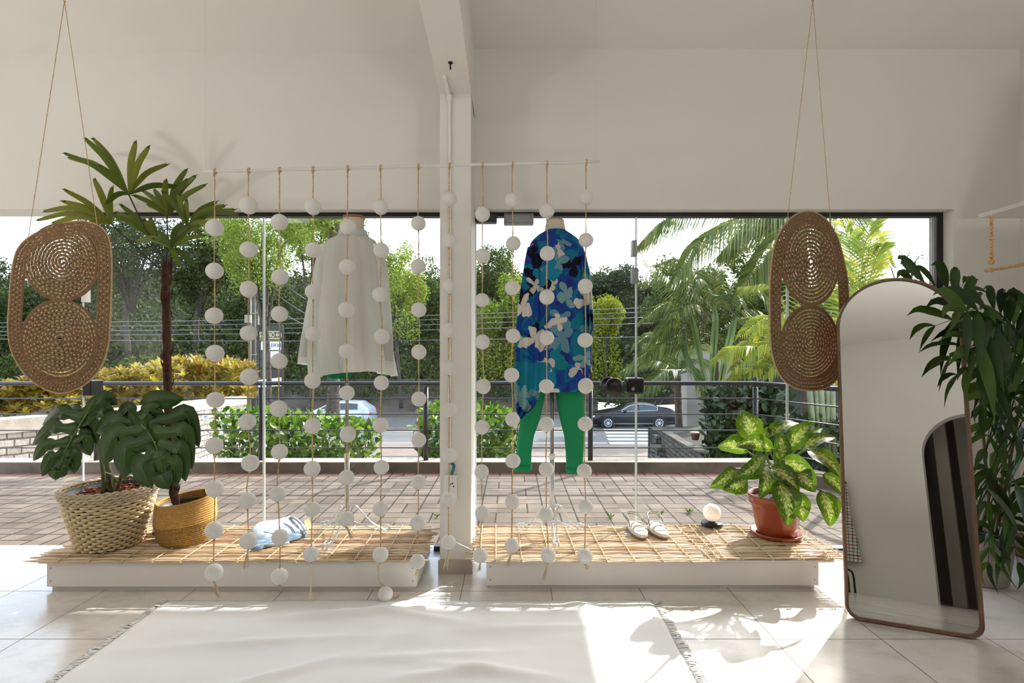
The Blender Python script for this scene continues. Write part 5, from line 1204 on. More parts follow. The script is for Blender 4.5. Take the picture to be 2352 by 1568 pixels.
struct(MB().box(-60, 37.4, -3.2, 6, 37.7, -.75).build('wall_street', M['streetwall'], smooth=False))
h = MB(); hr_ = []
for j in range(14):
    y = 37.6+j*3.2; r = []
    for i in range(40):
        x = -75+i*4; z = -2.6+((y-37.6)/42)**.8*15*(1+.25*noise.noise((x*.05, y*.05, 3)))*(1 if x < 6 else .85); r.append((x, y, z+.6*noise.noise((x*.2, y*.2, 0))))
    hr_.append(r)
struct(h.grid(hr_).build('hillside', M['earth']))

# ---------------------------------------------------------------- planting
def crown(spec, rng_seed, n, L, W, blobs, squash=1.0):
    rg = np.random.default_rng(rng_seed); cx, cy, cz_, rx, ry, rz = spec
    B = rg.normal(size=(blobs, 3)); B /= np.linalg.norm(B, axis=1)[:, None]; B *= rg.uniform(.35, .9, (blobs, 1))
    rb = rg.uniform(.2, .42, blobs); k = rg.integers(0, blobs, n)
    d = rg.normal(size=(n, 3)); d /= np.linalg.norm(d, axis=1)[:, None]
    p = B[k]+d*(rb[k]*rg.uniform(.55, 1.05, n))[:, None]
    return p*np.array([rx, ry, rz])+np.array([cx, cy, cz_]), B*np.array([rx, ry, rz])+np.array([cx, cy, cz_])
def tree(label, px, top, bot, hw, d, mat, seed, n=5200, L=.34, W=.2, blobs=26, up=0.0, ground=None, gname='background trees on the hillside', trunk=True, name='broadleaf_tree', cat='tree', deep=.9):
    a, b = P(px, top, d), P(px, bot, d); rx = hw*d/F; rz = (a.z-b.z)/2; base = ground if ground is not None else min(b.z-.5, -2.4+max(0, (d-37.6))*.25)
    t = thing(name, label, cat, Vector((a.x, d, base)), gname)
    n = int(n*2.3); L *= .64; W *= .64
    pts, B = crown((a.x, d, (a.z+b.z)/2, rx, rx*deep, rz), seed, n, L, W, blobs)
    leaf_mesh('crown', M[mat], pts, L, W, t, up)
    if trunk:
        tm = MB(); ct = Vector((a.x, d, (a.z+b.z)/2)); bs_ = Vector((a.x+.2*rx*math.sin(seed), d, base)); r0 = max(.05, rx*.06)
        tm.tube(spline([bs_, bs_.lerp(ct, .5)+Vector((.1*rx*math.cos(seed), 0, 0)), ct], 12), [lerp(r0, r0*.5, i/11) for i in range(12)], 7)
        for q in B[:9]: q = Vector(q); tm.tube(spline([bs_.lerp(ct, .55), ct.lerp(q, .5)+Vector((0, 0, -.1*rz)), q], 8), [lerp(r0*.5, r0*.12, i/7) for i in range(8)], 5)
        tm.build('trunk', M['trunk'], t)
    return t
TREES = [
 ('dark rounded tree behind the left woven hanging', 70, 590, 830, 140, 40, 'tree_dark', 1, {}),
 ('grey-green thin tree at the far left edge against the sky', -40, 555, 760, 110, 44, 'tree_grey', 2, dict(n=3600)),
 ('tall dark dense tree behind the fan palm crown', 300, 430, 720, 130, 41, 'tree_dark', 3, dict(n=7000)),
 ('dark tree between the fan palm trunk and the utility pole', 470, 450, 730, 125, 42, 'tree_dark', 4, dict(n=7000)),
 ('feathery bright yellow-green tree above the utility pole', 600, 455, 680, 120, 19, 'tree_bright', 20, dict(L=.17, W=.06, ground=-2.7, n=6500)),
 ('feathery bright tree just left of the white shirt', 715, 440, 640, 100, 24.6, 'tree_bright', 6, dict(L=.22, W=.08, ground=-3.0, n=6000)),
 ('dark tree below the bright one, behind the third ball strand', 640, 610, 810, 120, 40, 'tree_dark', 7, dict(n=6000)),
 ('bright light green tree right of the white shirt', 905, 545, 790, 85, 34, 'tree_bright', 8, dict(L=.28, W=.12, n=4600)),
 ('mid green tree hidden behind the white shirt', 820, 520, 800, 100, 40, 'tree_mid', 9, {}),
 ('round tree against the sky left of the column', 985, 600, 800, 70, 41, 'tree_mid', 10, {}),
 ('rounded green tree against the sky just right of the column', 1120, 560, 740, 75, 41, 'tree_mid', 11, dict(n=4200)),
 ('bright green tree left of the blue kimono', 1165, 625, 800, 70, 38, 'tree_bright', 12, dict(n=4200)),
 ('grey-green tree on the skyline behind the blue kimono', 1290, 600, 760, 90, 45, 'tree_grey', 13, {}),
 ('grey-green tree on the skyline right of the blue kimono', 1410, 598, 740, 75, 44, 'tree_grey', 14, dict(n=4600)),
 ('small round yellow-green tree right of the blue kimono', 1392, 672, 770, 42, 36, 'bush_yellow', 15, dict(n=3000, L=.22, W=.12)),
 ('dark tree behind the palm fronds', 1500, 620, 800, 80, 42, 'tree_grey', 16, {}),
 ('dark tree filling the gap behind the palms', 1640, 640, 830, 110, 38, 'tree_dark', 17, {}),
 ('mid green tree on the skyline behind the long hanging fronds', 1575, 575, 780, 85, 33, 'tree_mid', 21, {}),
 ('mid green tree behind the upper part of the right woven hanging', 1745, 520, 780, 95, 35, 'tree_mid', 23, {}),
 ('dark tree at the far left behind the yellow hedge', 150, 700, 880, 110, 41, 'tree_dark', 18, {}),
 ('pale see-through tree at the right end of the window', 2075, 545, 700, 70, 30, 'tree_grey', 19, dict(n=1200, L=.2, W=.05))]
for lab, px, top, bot, hw, d, mt, sd, kw in TREES: tree(lab, px, top, bot, hw, d, mt, sd, **kw)
# low growth on the slope across the street
n = 95000; xs = RNG.uniform(-52, 46, n); yy = RNG.uniform(38.6, 70, n); zz = np.array([-2.2+max(0, (y-37.6)/42)**.8*15*(1 if x < 6 else .85) for x, y in zip(xs, yy)])+RNG.uniform(0, 1.9, n)**1.2
o = leaf_mesh('hillside_undergrowth', M['tree_dark'], np.stack([xs, yy, zz], 1), .36, .22, kind='stuff'); tag(o, 'dense dark undergrowth covering the slope across the street', 'undergrowth')
n = 16000; xs = RNG.uniform(-42, 30, n); o = leaf_mesh('creeper_on_wall', M['tree_mid'], np.stack([xs, RNG.uniform(36.3, 36.85, n), -2.1+2.6*RNG.random(n)**.8+.5*np.sin(xs*.7)], 1), .24, .14, kind='stuff'); tag(o, 'green creepers hanging over the stained wall across the street', 'creeper')
n = 9000; xs = RNG.uniform(-3.0, 7.5, n); ys_ = RNG.uniform(36, 41, n); o = leaf_mesh('sunlit_scrub', M['bush_yellow'], np.stack([xs, ys_, -1+1.15*(ys_-36)+RNG.uniform(0, .9, n)], 1), .21, .11, kind='stuff'); tag(o, 'sunlit yellow-green scrub on the slope beside the column', 'scrub')
def bush(label, name, cat, pxs, top, bot, d, depth, mat, n, L, W, seed, group, up=.4, twigs=True, base=None, shape='hex'):
    t0_, t1_ = top if isinstance(top, tuple) else (top, top); top = min(t0_, t1_)
    a, b = P(pxs[0], bot, d), P(pxs[1], top, d); bz = base if base is not None else b.z-.9
    t = thing(name, label, cat, Vector(((a.x+b.x)/2, d, bz)), group)
    rg = np.random.default_rng(seed); cx, rx, rz = (a.x+b.x)/2, (b.x-a.x)/2, (b.z-a.z)
    q = rg.uniform(-1, 1, (n*3, 3)); q = q[(q[:, 0]**4+q[:, 1]**2+np.abs(q[:, 2])**4) < 1][:n]
    q[:, 2] = np.where(rg.random(len(q)) < .45, np.abs(q[:, 2])**.3*np.sign(q[:, 2]), q[:, 2])
    lump = np.array([.10*noise.noise((x*3.2/max(rx, .3)*rx, seed, 0))+.08*noise.noise((x*9, seed, y*4)) for x, y in q[:, :2]])
    sh_ = (lerp(t0_, t1_, (q[:, 0]+1)/2)-top)*d/F/rz; q[:, 2] = -1+(q[:, 2]+1)*(1-sh_)
    p = np.stack([cx+q[:, 0]*rx, d+q[:, 1]*depth, (a.z+b.z)/2+q[:, 2]*rz/2*(1+lump*1.5)], 1)
    leaf_mesh('foliage', M[mat], p, L, W, t, up, shape)
    if twigs:
        tw = MB()
        for k in range(14):
            x = cx+rx*.85*rg.uniform(-1, 1); s0 = Vector((cx+(x-cx)*.5, d, bz)); tw.tube(spline([s0, Vector((x, d+depth*.3*rg.uniform(-1, 1), a.z)), Vector((x+.1*rg.uniform(-1, 1), d+depth*.6*rg.uniform(-1, 1), lerp(a.z, b.z, .85)))], 8), [.012, .011, .010, .009, .008, .006, .005, .003], 5)
        tw.build('stems', M['trunk'], t)
    return t
bush('glossy light green shrub behind the railing, below the white car', 'clusia_shrub', 'shrub', (495, 868), (936, 975), 1060, 6.35, .5, 'shrub', 1900, .095, .06, 31, 'glossy shrubs behind the railing')
bush('glossy light green shrub behind the railing, on both sides of the column', 'clusia_shrub', 'shrub', (955, 1195), (922, 945), 1060, 6.35, .5, 'shrub', 1700, .095, .06, 32, 'glossy shrubs behind the railing')
bush('dark leafy shrub at the railing corner behind the dumb cane', 'dark_shrub', 'shrub', (1625, 1800), 890, 1070, 7.3, .5, 'dark_shrub', 2600, .13, .07, 33, 'dark shrubs by the palms')
bush('low dark shrub at the foot of the yellow palm fronds', 'dark_shrub', 'shrub', (1790, 1960), 960, 1090, 7.2, .4, 'dark_shrub', 1200, .12, .06, 34, 'dark shrubs by the palms')
# croton hedge: rosettes of coloured leaves
def croton(label, pxs, tops, bot, d, depth, nros, seed):
    rg = np.random.default_rng(seed); a, b = P(pxs[0], bot, d), P(pxs[1], bot, d)
    t = thing('croton_shrub', label, 'shrub', Vector(((a.x+b.x)/2, d, a.z-.4)), 'yellow and red croton hedge'); lm = MB()
    for k in range(nros):
        s_ = rg.random(); x = lerp(a.x, b.x, s_); ty, = interp([(i/(len(tops)-1), v) for i, v in enumerate(tops)], s_); zt = H-(ty-VY)*d/F
        z = lerp(a.z, zt, rg.random()**.6); y = d+depth*rg.uniform(-1, 1); cc = Vector((x, y, z)); base_var = rg.random()
        for j in range(9):
            an = 2*PI*j/9+rg.uniform(-.3, .3); el = rg.uniform(.35, 1.2); u_ = Vector((math.cos(an)*math.cos(el), math.sin(an)*math.cos(el), math.sin(el))); L = rg.uniform(.11, .19)*d/9
            sd = u_.cross(Vector((0, 0, 1))).normalized(); up_ = sd.cross(u_)
            p = [cc, cc+u_*L*.45+up_*.012, cc+u_*L*.8+up_*.006, cc+u_*L-up_*.02]
            rows = [[q-sd*w_, q-up_*w_*.25, q+sd*w_] for q, w_ in zip(p, (.008, .028, .022, .002))]
            lm.grid(rows, var=min(1, max(0, base_var*.6+.4*rg.random())))
    lm.build('foliage', M['croton'], t)
    return t
croton('croton shrub at the far left, below the woven hanging', (0, 190), (925, 885, 868, 862), 962, 8.6, .55, 330, 41)
croton('croton shrub behind the monstera leaves', (180, 390), (868, 858, 850, 838), 955, 10.6, .55, 340, 42)
croton('taller croton shrub left of the utility pole', (370, 572), (836, 830, 832, 845), 945, 12.9, .55, 330, 43)
# stone walls
def wallrun(name, label, a, b, th, z0a, z0b, zta, ztb, mat, cap=None, caph=.0):
    a, b = Vector(a), Vector(b); u_ = (b-a).normalized(); nv = Vector((-u_.y, u_.x, 0))*th; m = MB()
    p = [a, b, b+nv, a+nv]; lo = [z0a, z0b, z0b, z0a]; hi = [zta, ztb, ztb, zta]
    m.add([(q.x, q.y, z) for q, z in zip(p, lo)]+[(q.x, q.y, z) for q, z in zip(p, hi)], [(0, 3, 2, 1), (4, 5, 6, 7), (0, 1, 5, 4), (1, 2, 6, 5), (2, 3, 7, 6), (3, 0, 4, 7)])
    o = m.build(name, mat, smooth=False); struct(o)
    if cap:
        c_ = MB(); nv2 = nv.normalized()*(-.02); p = [a+nv2, b+nv2, b+nv-nv2, a+nv-nv2]; lo = [z-.0 for z in (zta, ztb, ztb, zta)]
        c_.add([(q.x, q.y, z-caph) for q, z in zip(p, lo)]+[(q.x, q.y, z+.01) for q, z in zip(p, lo)], [(0, 3, 2, 1), (4, 5, 6, 7), (0, 1, 5, 4), (1, 2, 6, 5), (2, 3, 7, 6), (3, 0, 4, 7)])
        c_.build('coping', cap, o, smooth=False)
    return o
wallrun('wall_left_garden', '', P(-60, 970, 6.6).to_2d().to_3d(), P(205, 949, 7.6).to_2d().to_3d(), .3, -.6, -.8, P(0, 968, 6.7).z, P(0, 949, 7.6).z, M['stone_light'], M['concrete'], .17)
wallrun('wall_left_drive', '', P(205, 949, 7.6).to_2d().to_3d(), P(565, 911, 12.0).to_2d().to_3d(), .3, -.8, -1.7, P(0, 949, 7.6).z, P(0, 911, 12.0).z, M['stone_light'], M['concrete'], .17)
hn = P(490, 950, 11.0); o = MB().obox(P(480, 959, 9.9)+Vector((0, -.1, 0)), (.045, 0, 0), (0, .01, 0), (0, 0, .075)).build('house_number_plate', M['sign_white'], smooth=False); tag(o, 'small white plate on the stone wall, behind the leftmost ball strand', 'plate')
MB().obox(P(480, 955, 9.9)+Vector((0, -.112, 0)), (.022, 0, 0), (0, .002, 0), (0, 0, .006)).build('plate_lettering', M['sign_ink'], o, smooth=False)
sw = wallrun('wall_right_planter', '', P(1513, 986, 12.0).to_2d().to_3d(), P(1640, 1060, 8.0).to_2d().to_3d(), .18, -2.2, -1.2, P(0, 986, 12).z, P(0, 1060, 8.0).z, M['stone_dark'])
st = MB(); b0 = P(1513, 986, 12.0)
for k in range(4): st.box(b0.x-.12-.1*k, b0.y-.25-.45*k, -2.3, b0.x+.3, b0.y+.1-.2*k, b0.z-.12-.16*k)
struct(st.build('wall_right_steps', M['stone_dark'], smooth=False))
a = P(1578, 805, 14.6); struct(MB().box(a.x, 14.6, -2.8, a.x+1.2, 15.4, a.z).build('wall_neighbour_pier', M['greywall'], smooth=False))
a = P(1700, 838, 9.2); struct(MB().box(a.x, 9.2, -1.6, a.x+5, 9.5, a.z).build('wall_neighbour', M['darkwall'], smooth=False))
struct(MB().box(3.3, 6.2, -1.5, 9.0, 13.0, -.62).build('ground_planter', M['earth'], smooth=False))
pk = MB().lathe([(.06, 0), (.09, .13), (.1, .13), (.1, .15), (.0001, .15)], P(1597, 1010, 10.4), 18, cap0=True).build('pink_pot', M['pink']); tag(pk, 'dusty pink pot on the planter soil behind the right stone wall', 'pot')

# ---------------------------------------------------------------- palms
def frond(mb, path, ll, n=34, droop=.55, wid=.018, rach=.012, var=None, plane=None):
    pts = spline(path, n+6); mb.tube(pts, [lerp(rach, rach*.25, i/(n+5)) for i in range(n+6)], 5, var=.5)
    for i in range(4, n+6):
        p = pts[i]; t_ = (pts[min(i+1, n+5)]-pts[i-1]).normalized(); sd = t_.cross(Vector((0, 0, 1)))
        if sd.length < .2: sd = t_.cross(Vector((0, 1, 0)))
        sd.normalize(); s_ = i/(n+5); L = ll*(math.sin(PI*min(1, .12+s_*.86))**.7)
        for sg in (-1, 1):
            q = p+(t_*.45+sd*sg*.75)*L*.5+Vector((0, 0, .02*L)); e = p+(t_*.75+sd*sg*.9)*L*.8+Vector((0, 0, -droop*L))+Vector((random.uniform(-.04, .04), random.uniform(-.04, .04), 0))*L
            w_ = wid*random.uniform(.7, 1.2); tv = (e-p).normalized(); s2 = tv.cross(Vector((random.uniform(-.5, .5), -1, random.uniform(-.3, .6)))).normalized()*w_
            mb.add([p-s2*.4, p+s2*.4, q+s2, e, q-s2], [(0, 1, 2, 4), (4, 2, 3)], var=random.random() if var is None else var)
def spray(c, n, ra, rb, d, seed, lo=-.25, hi=PI+.25, sag=.5):
    rg = random.Random(seed); out = []
    for k in range(n):
        an = lerp(lo, hi, (k+rg.uniform(-.35, .35)+.5)/n); R = rg.uniform(ra, rb); dx, dy = math.cos(an)*R, -math.sin(an)*R; dd = rg.uniform(-.7, .7)
        out.append([(c[0], c[1], 0), (c[0]+dx*.45, c[1]+dy*.6, dd*.4), (c[0]+dx*.8, c[1]+dy*.82+sag*R*.12, dd*.8), (c[0]+dx*1.02, c[1]+dy*.8+sag*R*.42, dd)])
    return out
def palm(label, mat, fr, trunkpts, ll, d, rt=.08, wid=.018, droop=.55, trunkmat='palmtrunk', n=34, z0=None):
    b = trunkpts[-1]; t = thing('palm_tree', label, 'palm', P(*b, d), 'palms in the neighbouring garden')
    for path in fr:
        f = MB(); frond(f, [P(x, y, d+dd) for x, y, dd in path], ll, n, droop, wid); f.build('frond', M[mat], t)
    tm = MB(); tm.tube(spline([P(x, y, d) for x, y in trunkpts], 20), [rt*(1+.08*math.sin(i*2.3)) for i in range(20)], 9); tm.build('trunk', M[trunkmat], t)
palm('tall palm with dark hanging fronds entering at the top of the window', 'palm_green', [
    [(1838,440,0),(1790,475,-.2),(1690,505,-.5),(1600,560,-.7),(1545,645,-.8)], [(1838,440,0),(1740,455,.2),(1620,470,.4),(1530,505,.4),(1466,565,.4)], [(1838,440,0),(1800,520,-.3),(1745,590,-.4),(1700,660,-.5)],
    [(1838,440,0),(1890,470,0),(1970,510,.2),(2040,600,.3)], [(1838,440,0),(1860,500,-.3),(1900,560,-.4),(1915,640,-.4)], [(1838,440,0),(1780,500,.4),(1720,520,.6),(1650,590,.8)]], [(1838,440),(1845,700),(1850,1000)], .72, 9.6, .09, .02, .8, 'palmtrunk', 58)
palm('areca palm with yellow-tipped fronds, straight behind the glass seam', 'palm_green', [
    [(1640,760,0),(1590,680,0),(1530,640,-.2),(1468,650,-.3)], [(1640,760,0),(1575,700,-.2),(1520,700,-.3),(1470,740,-.4)], [(1640,760,0),(1600,640,0),(1560,600,.2),(1500,610,.3)], [(1640,760,0),(1640,650,.1),(1660,590,.2),(1700,570,.3)],
    [(1640,760,0),(1680,660,0),(1730,620,-.1),(1775,640,-.2)], [(1640,760,0),(1580,760,-.3),(1520,790,-.4),(1470,840,-.5)], [(1640,760,0),(1690,720,-.2),(1740,720,-.3),(1780,770,-.4)], [(1640,760,0),(1610,700,-.3),(1545,660,-.5),(1480,600,-.6)]]+spray((1640,770), 12, 120, 190, 10.4, 5)+spray((1600,790), 8, 90, 150, 10.4, 6), [(1640,760),(1645,880),(1648,1000)], .5, 10.4, .06, .0135, .5)
palm('areca palm with bright yellow-green fronds beside the right woven hanging', 'palm_yellow', [
    [(1850,850,0),(1800,740,0),(1750,730,-.2),(1700,770,-.3)], [(1850,850,0),(1790,790,-.2),(1730,800,-.3),(1680,850,-.4)], [(1850,850,0),(1800,700,.1),(1760,660,.2),(1700,660,.2)], [(1850,850,0),(1860,700,0),(1900,620,0),(1950,600,0)],
    [(1850,850,0),(1830,680,.2),(1800,600,.3),(1770,560,.3)], [(1850,850,0),(1780,830,-.2),(1740,860,-.3),(1700,920,-.3)], [(1850,850,0),(1890,760,0),(1960,720,0),(2010,760,0)]]+spray((1800,850), 9, 100, 170, 8.3, 7), [(1850,850),(1852,930),(1855,1010)], .46, 8.3, .05, .013, .45)
palm('big upright yellow-green frond palm between the right hanging and the mirror', 'palm_yellow', [
    [(1960,820,0),(1955,680,0),(1950,560,.1),(1925,480,.1)], [(1960,820,0),(1975,660,0),(1990,550,0),(2020,490,0)], [(1960,820,0),(1985,700,-.1),(2010,600,-.1),(2030,560,-.1)], [(1960,820,0),(1940,700,.1),(1920,600,.2),(1880,520,.3)], [(1960,820,0),(1990,620,.2),(2010,520,.2),(2060,480,.2)]],
    [(1960,820),(1962,920),(1965,1020)], .5, 7.6, .05, .02, .25, 'bamboo_green', 40)
palm('small dark palm on the planter, behind the stone wall', 'palm_green', [
    [(1556,862,0),(1520,835,0),(1470,830,0),(1425,855,0)], [(1556,862,0),(1530,850,-.3),(1500,870,-.4),(1470,900,-.4)], [(1556,862,0),(1580,830,0),(1620,830,0),(1650,860,0)], [(1556,862,0),(1550,820,.3),(1520,790,.4),(1480,790,.4)], [(1556,862,0),(1570,815,.3),(1600,790,.4),(1640,800,.4)], [(1556,862,0),(1585,850,-.3),(1610,880,-.3),(1625,915,-.3)]], [(1556,862),(1558,930),(1561,990)], .6, 13.0, .085, .02, .5)
bn = thing('banana_plant', 'broad pale leaves of a banana plant among the palms', 'banana plant', P(1640, 980, 9.9))
for path, wv in (([(1625,900),(1606,820),(1592,750),(1580,705)], .085), ([(1635,900),(1640,800),(1644,735),(1640,700)], .075), ([(1650,900),(1668,810),(1682,750),(1690,715)], .08), ([(1630,900),(1600,860),(1576,815),(1570,785)], .07)):
    pts = spline([P(x, y, 9.9+random.uniform(-.15, .15)) for x, y in path], 22); m = MB()
    ribbon(m, pts, [wv*math.sin(PI*min(1, .1+.88*i/21))**.6*random.uniform(.8, 1) for i in range(22)], tilt=random.uniform(-.8, .8), fold=.3, var=random.random()); m.tube(pts, .014, 5)
    m.build('leaf', M['banana'], bn)
st = MB()
for px in (1868, 1880, 1891, 1903, 1914): st.tube([P(px, 1040, 7.0), P(px-3, 960, 7.0), P(px-8+random.uniform(-3, 6), 880, 7.0)], random.uniform(.03, .045), 8)
o = st.build('palm_stalks', M['bamboo_green']); tag(o, 'clump of pale green palm stalks beyond the railing, left of the mirror', 'palm', kind='stuff')

# ---------------------------------------------------------------- street furniture
tk = MB(); tk.tube(spline([P(766, 985, 20), P(765, 930, 20), P(767, 890, 20), P(764, 840, 20), P(770, 760, 20.2), P(760, 640, 20.4), P(770, 500, 20.5)], 30), [lerp(.26, .17, i/29)*(1+.05*math.sin(i*1.9)) for i in range(30)], 14)
tt = thing('street_tree', 'street tree with mottled grey trunk in front of the silver car', 'tree', P(766, 985, 20)); tk.build('trunk', M['trunk'], tt)
pts, _ = crown((P(775, 480, 21).x, 21, P(775, 470, 21).z, 2.6, 2.2, 1.1), 77, 2600, .2, .1, 18); leaf_mesh('crown', M['tree_bright'], pts, .26, .1, tt)
PD = 22.0
up_ = thing('utility_pole', 'grey concrete utility pole with conduits beside the sign board', 'utility pole', P(584, 968, PD))
MB().add([], []); pb = MB(); a, b = P(580, 990, PD), P(582, 545, PD); pb.tube([a, b], [.15, .11], 12); pb.build('pole', M['pole'], up_)
for dx in (-8, 10): MB().tube([P(584+dx, 985, PD-.15), P(584+dx*.9, 620, PD-.15)], .035, 8).build('conduit', M['pipe'], up_)
bd = MB()
for y in (650, 720, 815, 860, 905): bd.tube([P(575, y, PD-.2), P(595, y-1, PD-.2)], .02, 6)
bd.build('strap', M['pipe'], up_)
MB().box(P(570, 0, PD).x, PD-.3, P(0, 742, PD).z, P(583, 0, PD).x, PD-.14, P(0, 735, PD).z+.2).build('meter_box', M['pipe'], up_, smooth=False)
SD = 20.5
sg = thing('sign_totem', 'dark street sign totem with an olive panel and small boards', 'sign', P(620, 970, SD))
def sbox(x0, y0, x1, y1, d0, d1, name, mat, par=None, skew=0):
    a, b = P(x0, y1, SD), P(x1, y0, SD); m = MB().box(a.x, d0, a.z, b.x, d1, b.z); return m.build(name, mat, par, smooth=False, bevel=.01)
sbox(592, 745, 597, 970, SD-.05, SD+.1, 'post', M['dark_metal'], sg); sbox(645, 748, 650, 970, SD-.05, SD+.1, 'post', M['dark_metal'], sg)
sbox(594, 746, 648, 760, SD-.02, SD+.06, 'top_panel', M['sign_dark'], sg); op = sbox(594, 760, 648, 783, SD-.05, SD+.06, 'name_panel', M['sign_olive'], sg); wp = sbox(601, 784, 647, 804, SD-.06, SD+.04, 'white_panel', M['sign_white'], sg)
for r in range(3):
    for c_ in range(2): sbox(595+c_*27, 806+r*21, 620+c_*27, 825+r*21, SD-.03, SD+.05, 'blank_panel', M['sign_white'] if (r == 0 and c_ == 1) else M['sign_dark'], sg)
lp = MB(); a_, b_ = P(595, 890, SD), P(648, 866, SD); lp.add([(a_.x, SD-.04, P(0, 872, SD).z), (b_.x, SD-.04, P(0, 866, SD).z), (b_.x, SD-.04, P(0, 886, SD).z), (a_.x, SD-.04, P(0, 889, SD).z)], [(0, 1, 2, 3)]); lp.build('bottom_panel', M['sign_white'], sg, smooth=False, solid=.04)
def text(s, par, px, py, size, mat, name, d, ex=.004):
    cu = bpy.data.curves.new(name, 'FONT'); cu.body = s; cu.size = size; cu.extrude = ex; cu.align_x = 'CENTER'; cu.align_y = 'CENTER'
    o = bpy.data.objects.new(name, cu); C.objects.link(o); cu.materials.append(mat); o.rotation_euler = (PI/2, 0, 0)
    bpy.context.view_layer.update(); me_ = bpy.data.meshes.new_from_object(o.evaluated_get(bpy.context.evaluated_depsgraph_get())); bpy.data.objects.remove(o); o = bpy.data.objects.new(name, me_); C.objects.link(o); o.rotation_euler = (PI/2, 0, 0)
    q = P(px, py, d); par_ = par; root = Vector(par_.parent.location) if par_.parent else Vector(par_.location); o.location = q-root; o.parent = par_
    return o
text('STUDIO 441', op, 622, 769.5, .245, M['sign_letter'], 'sign_lettering', SD-.06).scale = (.66, 1.1, 1)
ln = MB()
for y in (761, 777): a_, b_ = P(607, y, SD-.06), P(641, y, SD-.06); ln.obox((a_+b_)/2, ((b_.x-a_.x)/2, 0, 0), (0, .004, 0), (0, 0, .012))
ln.build('sign_rule', M['sign_letter'], op, smooth=False)
text('ERVE', wp, 635, 793, .2, M['sign_ink'], 'sign_lettering', SD-.07)
gm = MB(); q = P(615.5, 793, SD-.07); gm.add([(q.x-.02, q.y, q.z-.03), (q.x+.02, q.y, q.z-.03), (q.x+.01, q.y, q.z+.05), (q.x-.01, q.y, q.z+.03)], [(0, 1, 2, 3)]); q2 = P(617, 799.5, SD-.07); gm.obox(q2, (.12, 0, 0), (0, .002, 0), (0, 0, .004)); gm.build('sign_emblem', M['sign_ink'], wp, smooth=False, solid=.003)
yp = MB().tube([P(1553, 928, 14), P(1553, 872, 14)], .045, 10).build('yellow_post', M['yellow_post']); yp.data.vertices  # short painted post
tag(yp, 'yellow painted post beside the small palm trunk', 'post')
q0 = P(1553, 928, 14); MB().tube([q0, Vector((q0.x, q0.y, -1.9))], .04, 8).build('post_foot', M['dark_metal'], yp)
for i, (a, b, lb) in enumerate((((590,600,22),(760,715,30),'overhead wire sagging right from the utility pole, topmost'), ((590,640,22),(760,745,30),'overhead wire sagging right from the utility pole, second'), ((592,680,22),(770,770,30),'overhead wire sagging right from the utility pole, lowest'),
        ((-200,742,34),(1500,706,34),'upper long wire across the street scene'), ((-200,752,34),(1500,716,34),'second long wire across the street scene'), ((-200,762,34),(1500,728,34),'third long wire across the street scene'), ((-200,770,34),(1500,742,34),'fourth long wire across the street scene'), ((-200,776,34),(1560,772,34),'lowest dark wire right of the column'))):
    p, q = P(*a), P(*b); m = MB().tube([p.lerp(q, k/20)+Vector((0, 0, -.25*math.sin(PI*k/20))) for k in range(21)], .022 if i < 3 else .026, 5).build('overhead_wire', M['wire']); tag(m, lb, 'wire', 'overhead wires')

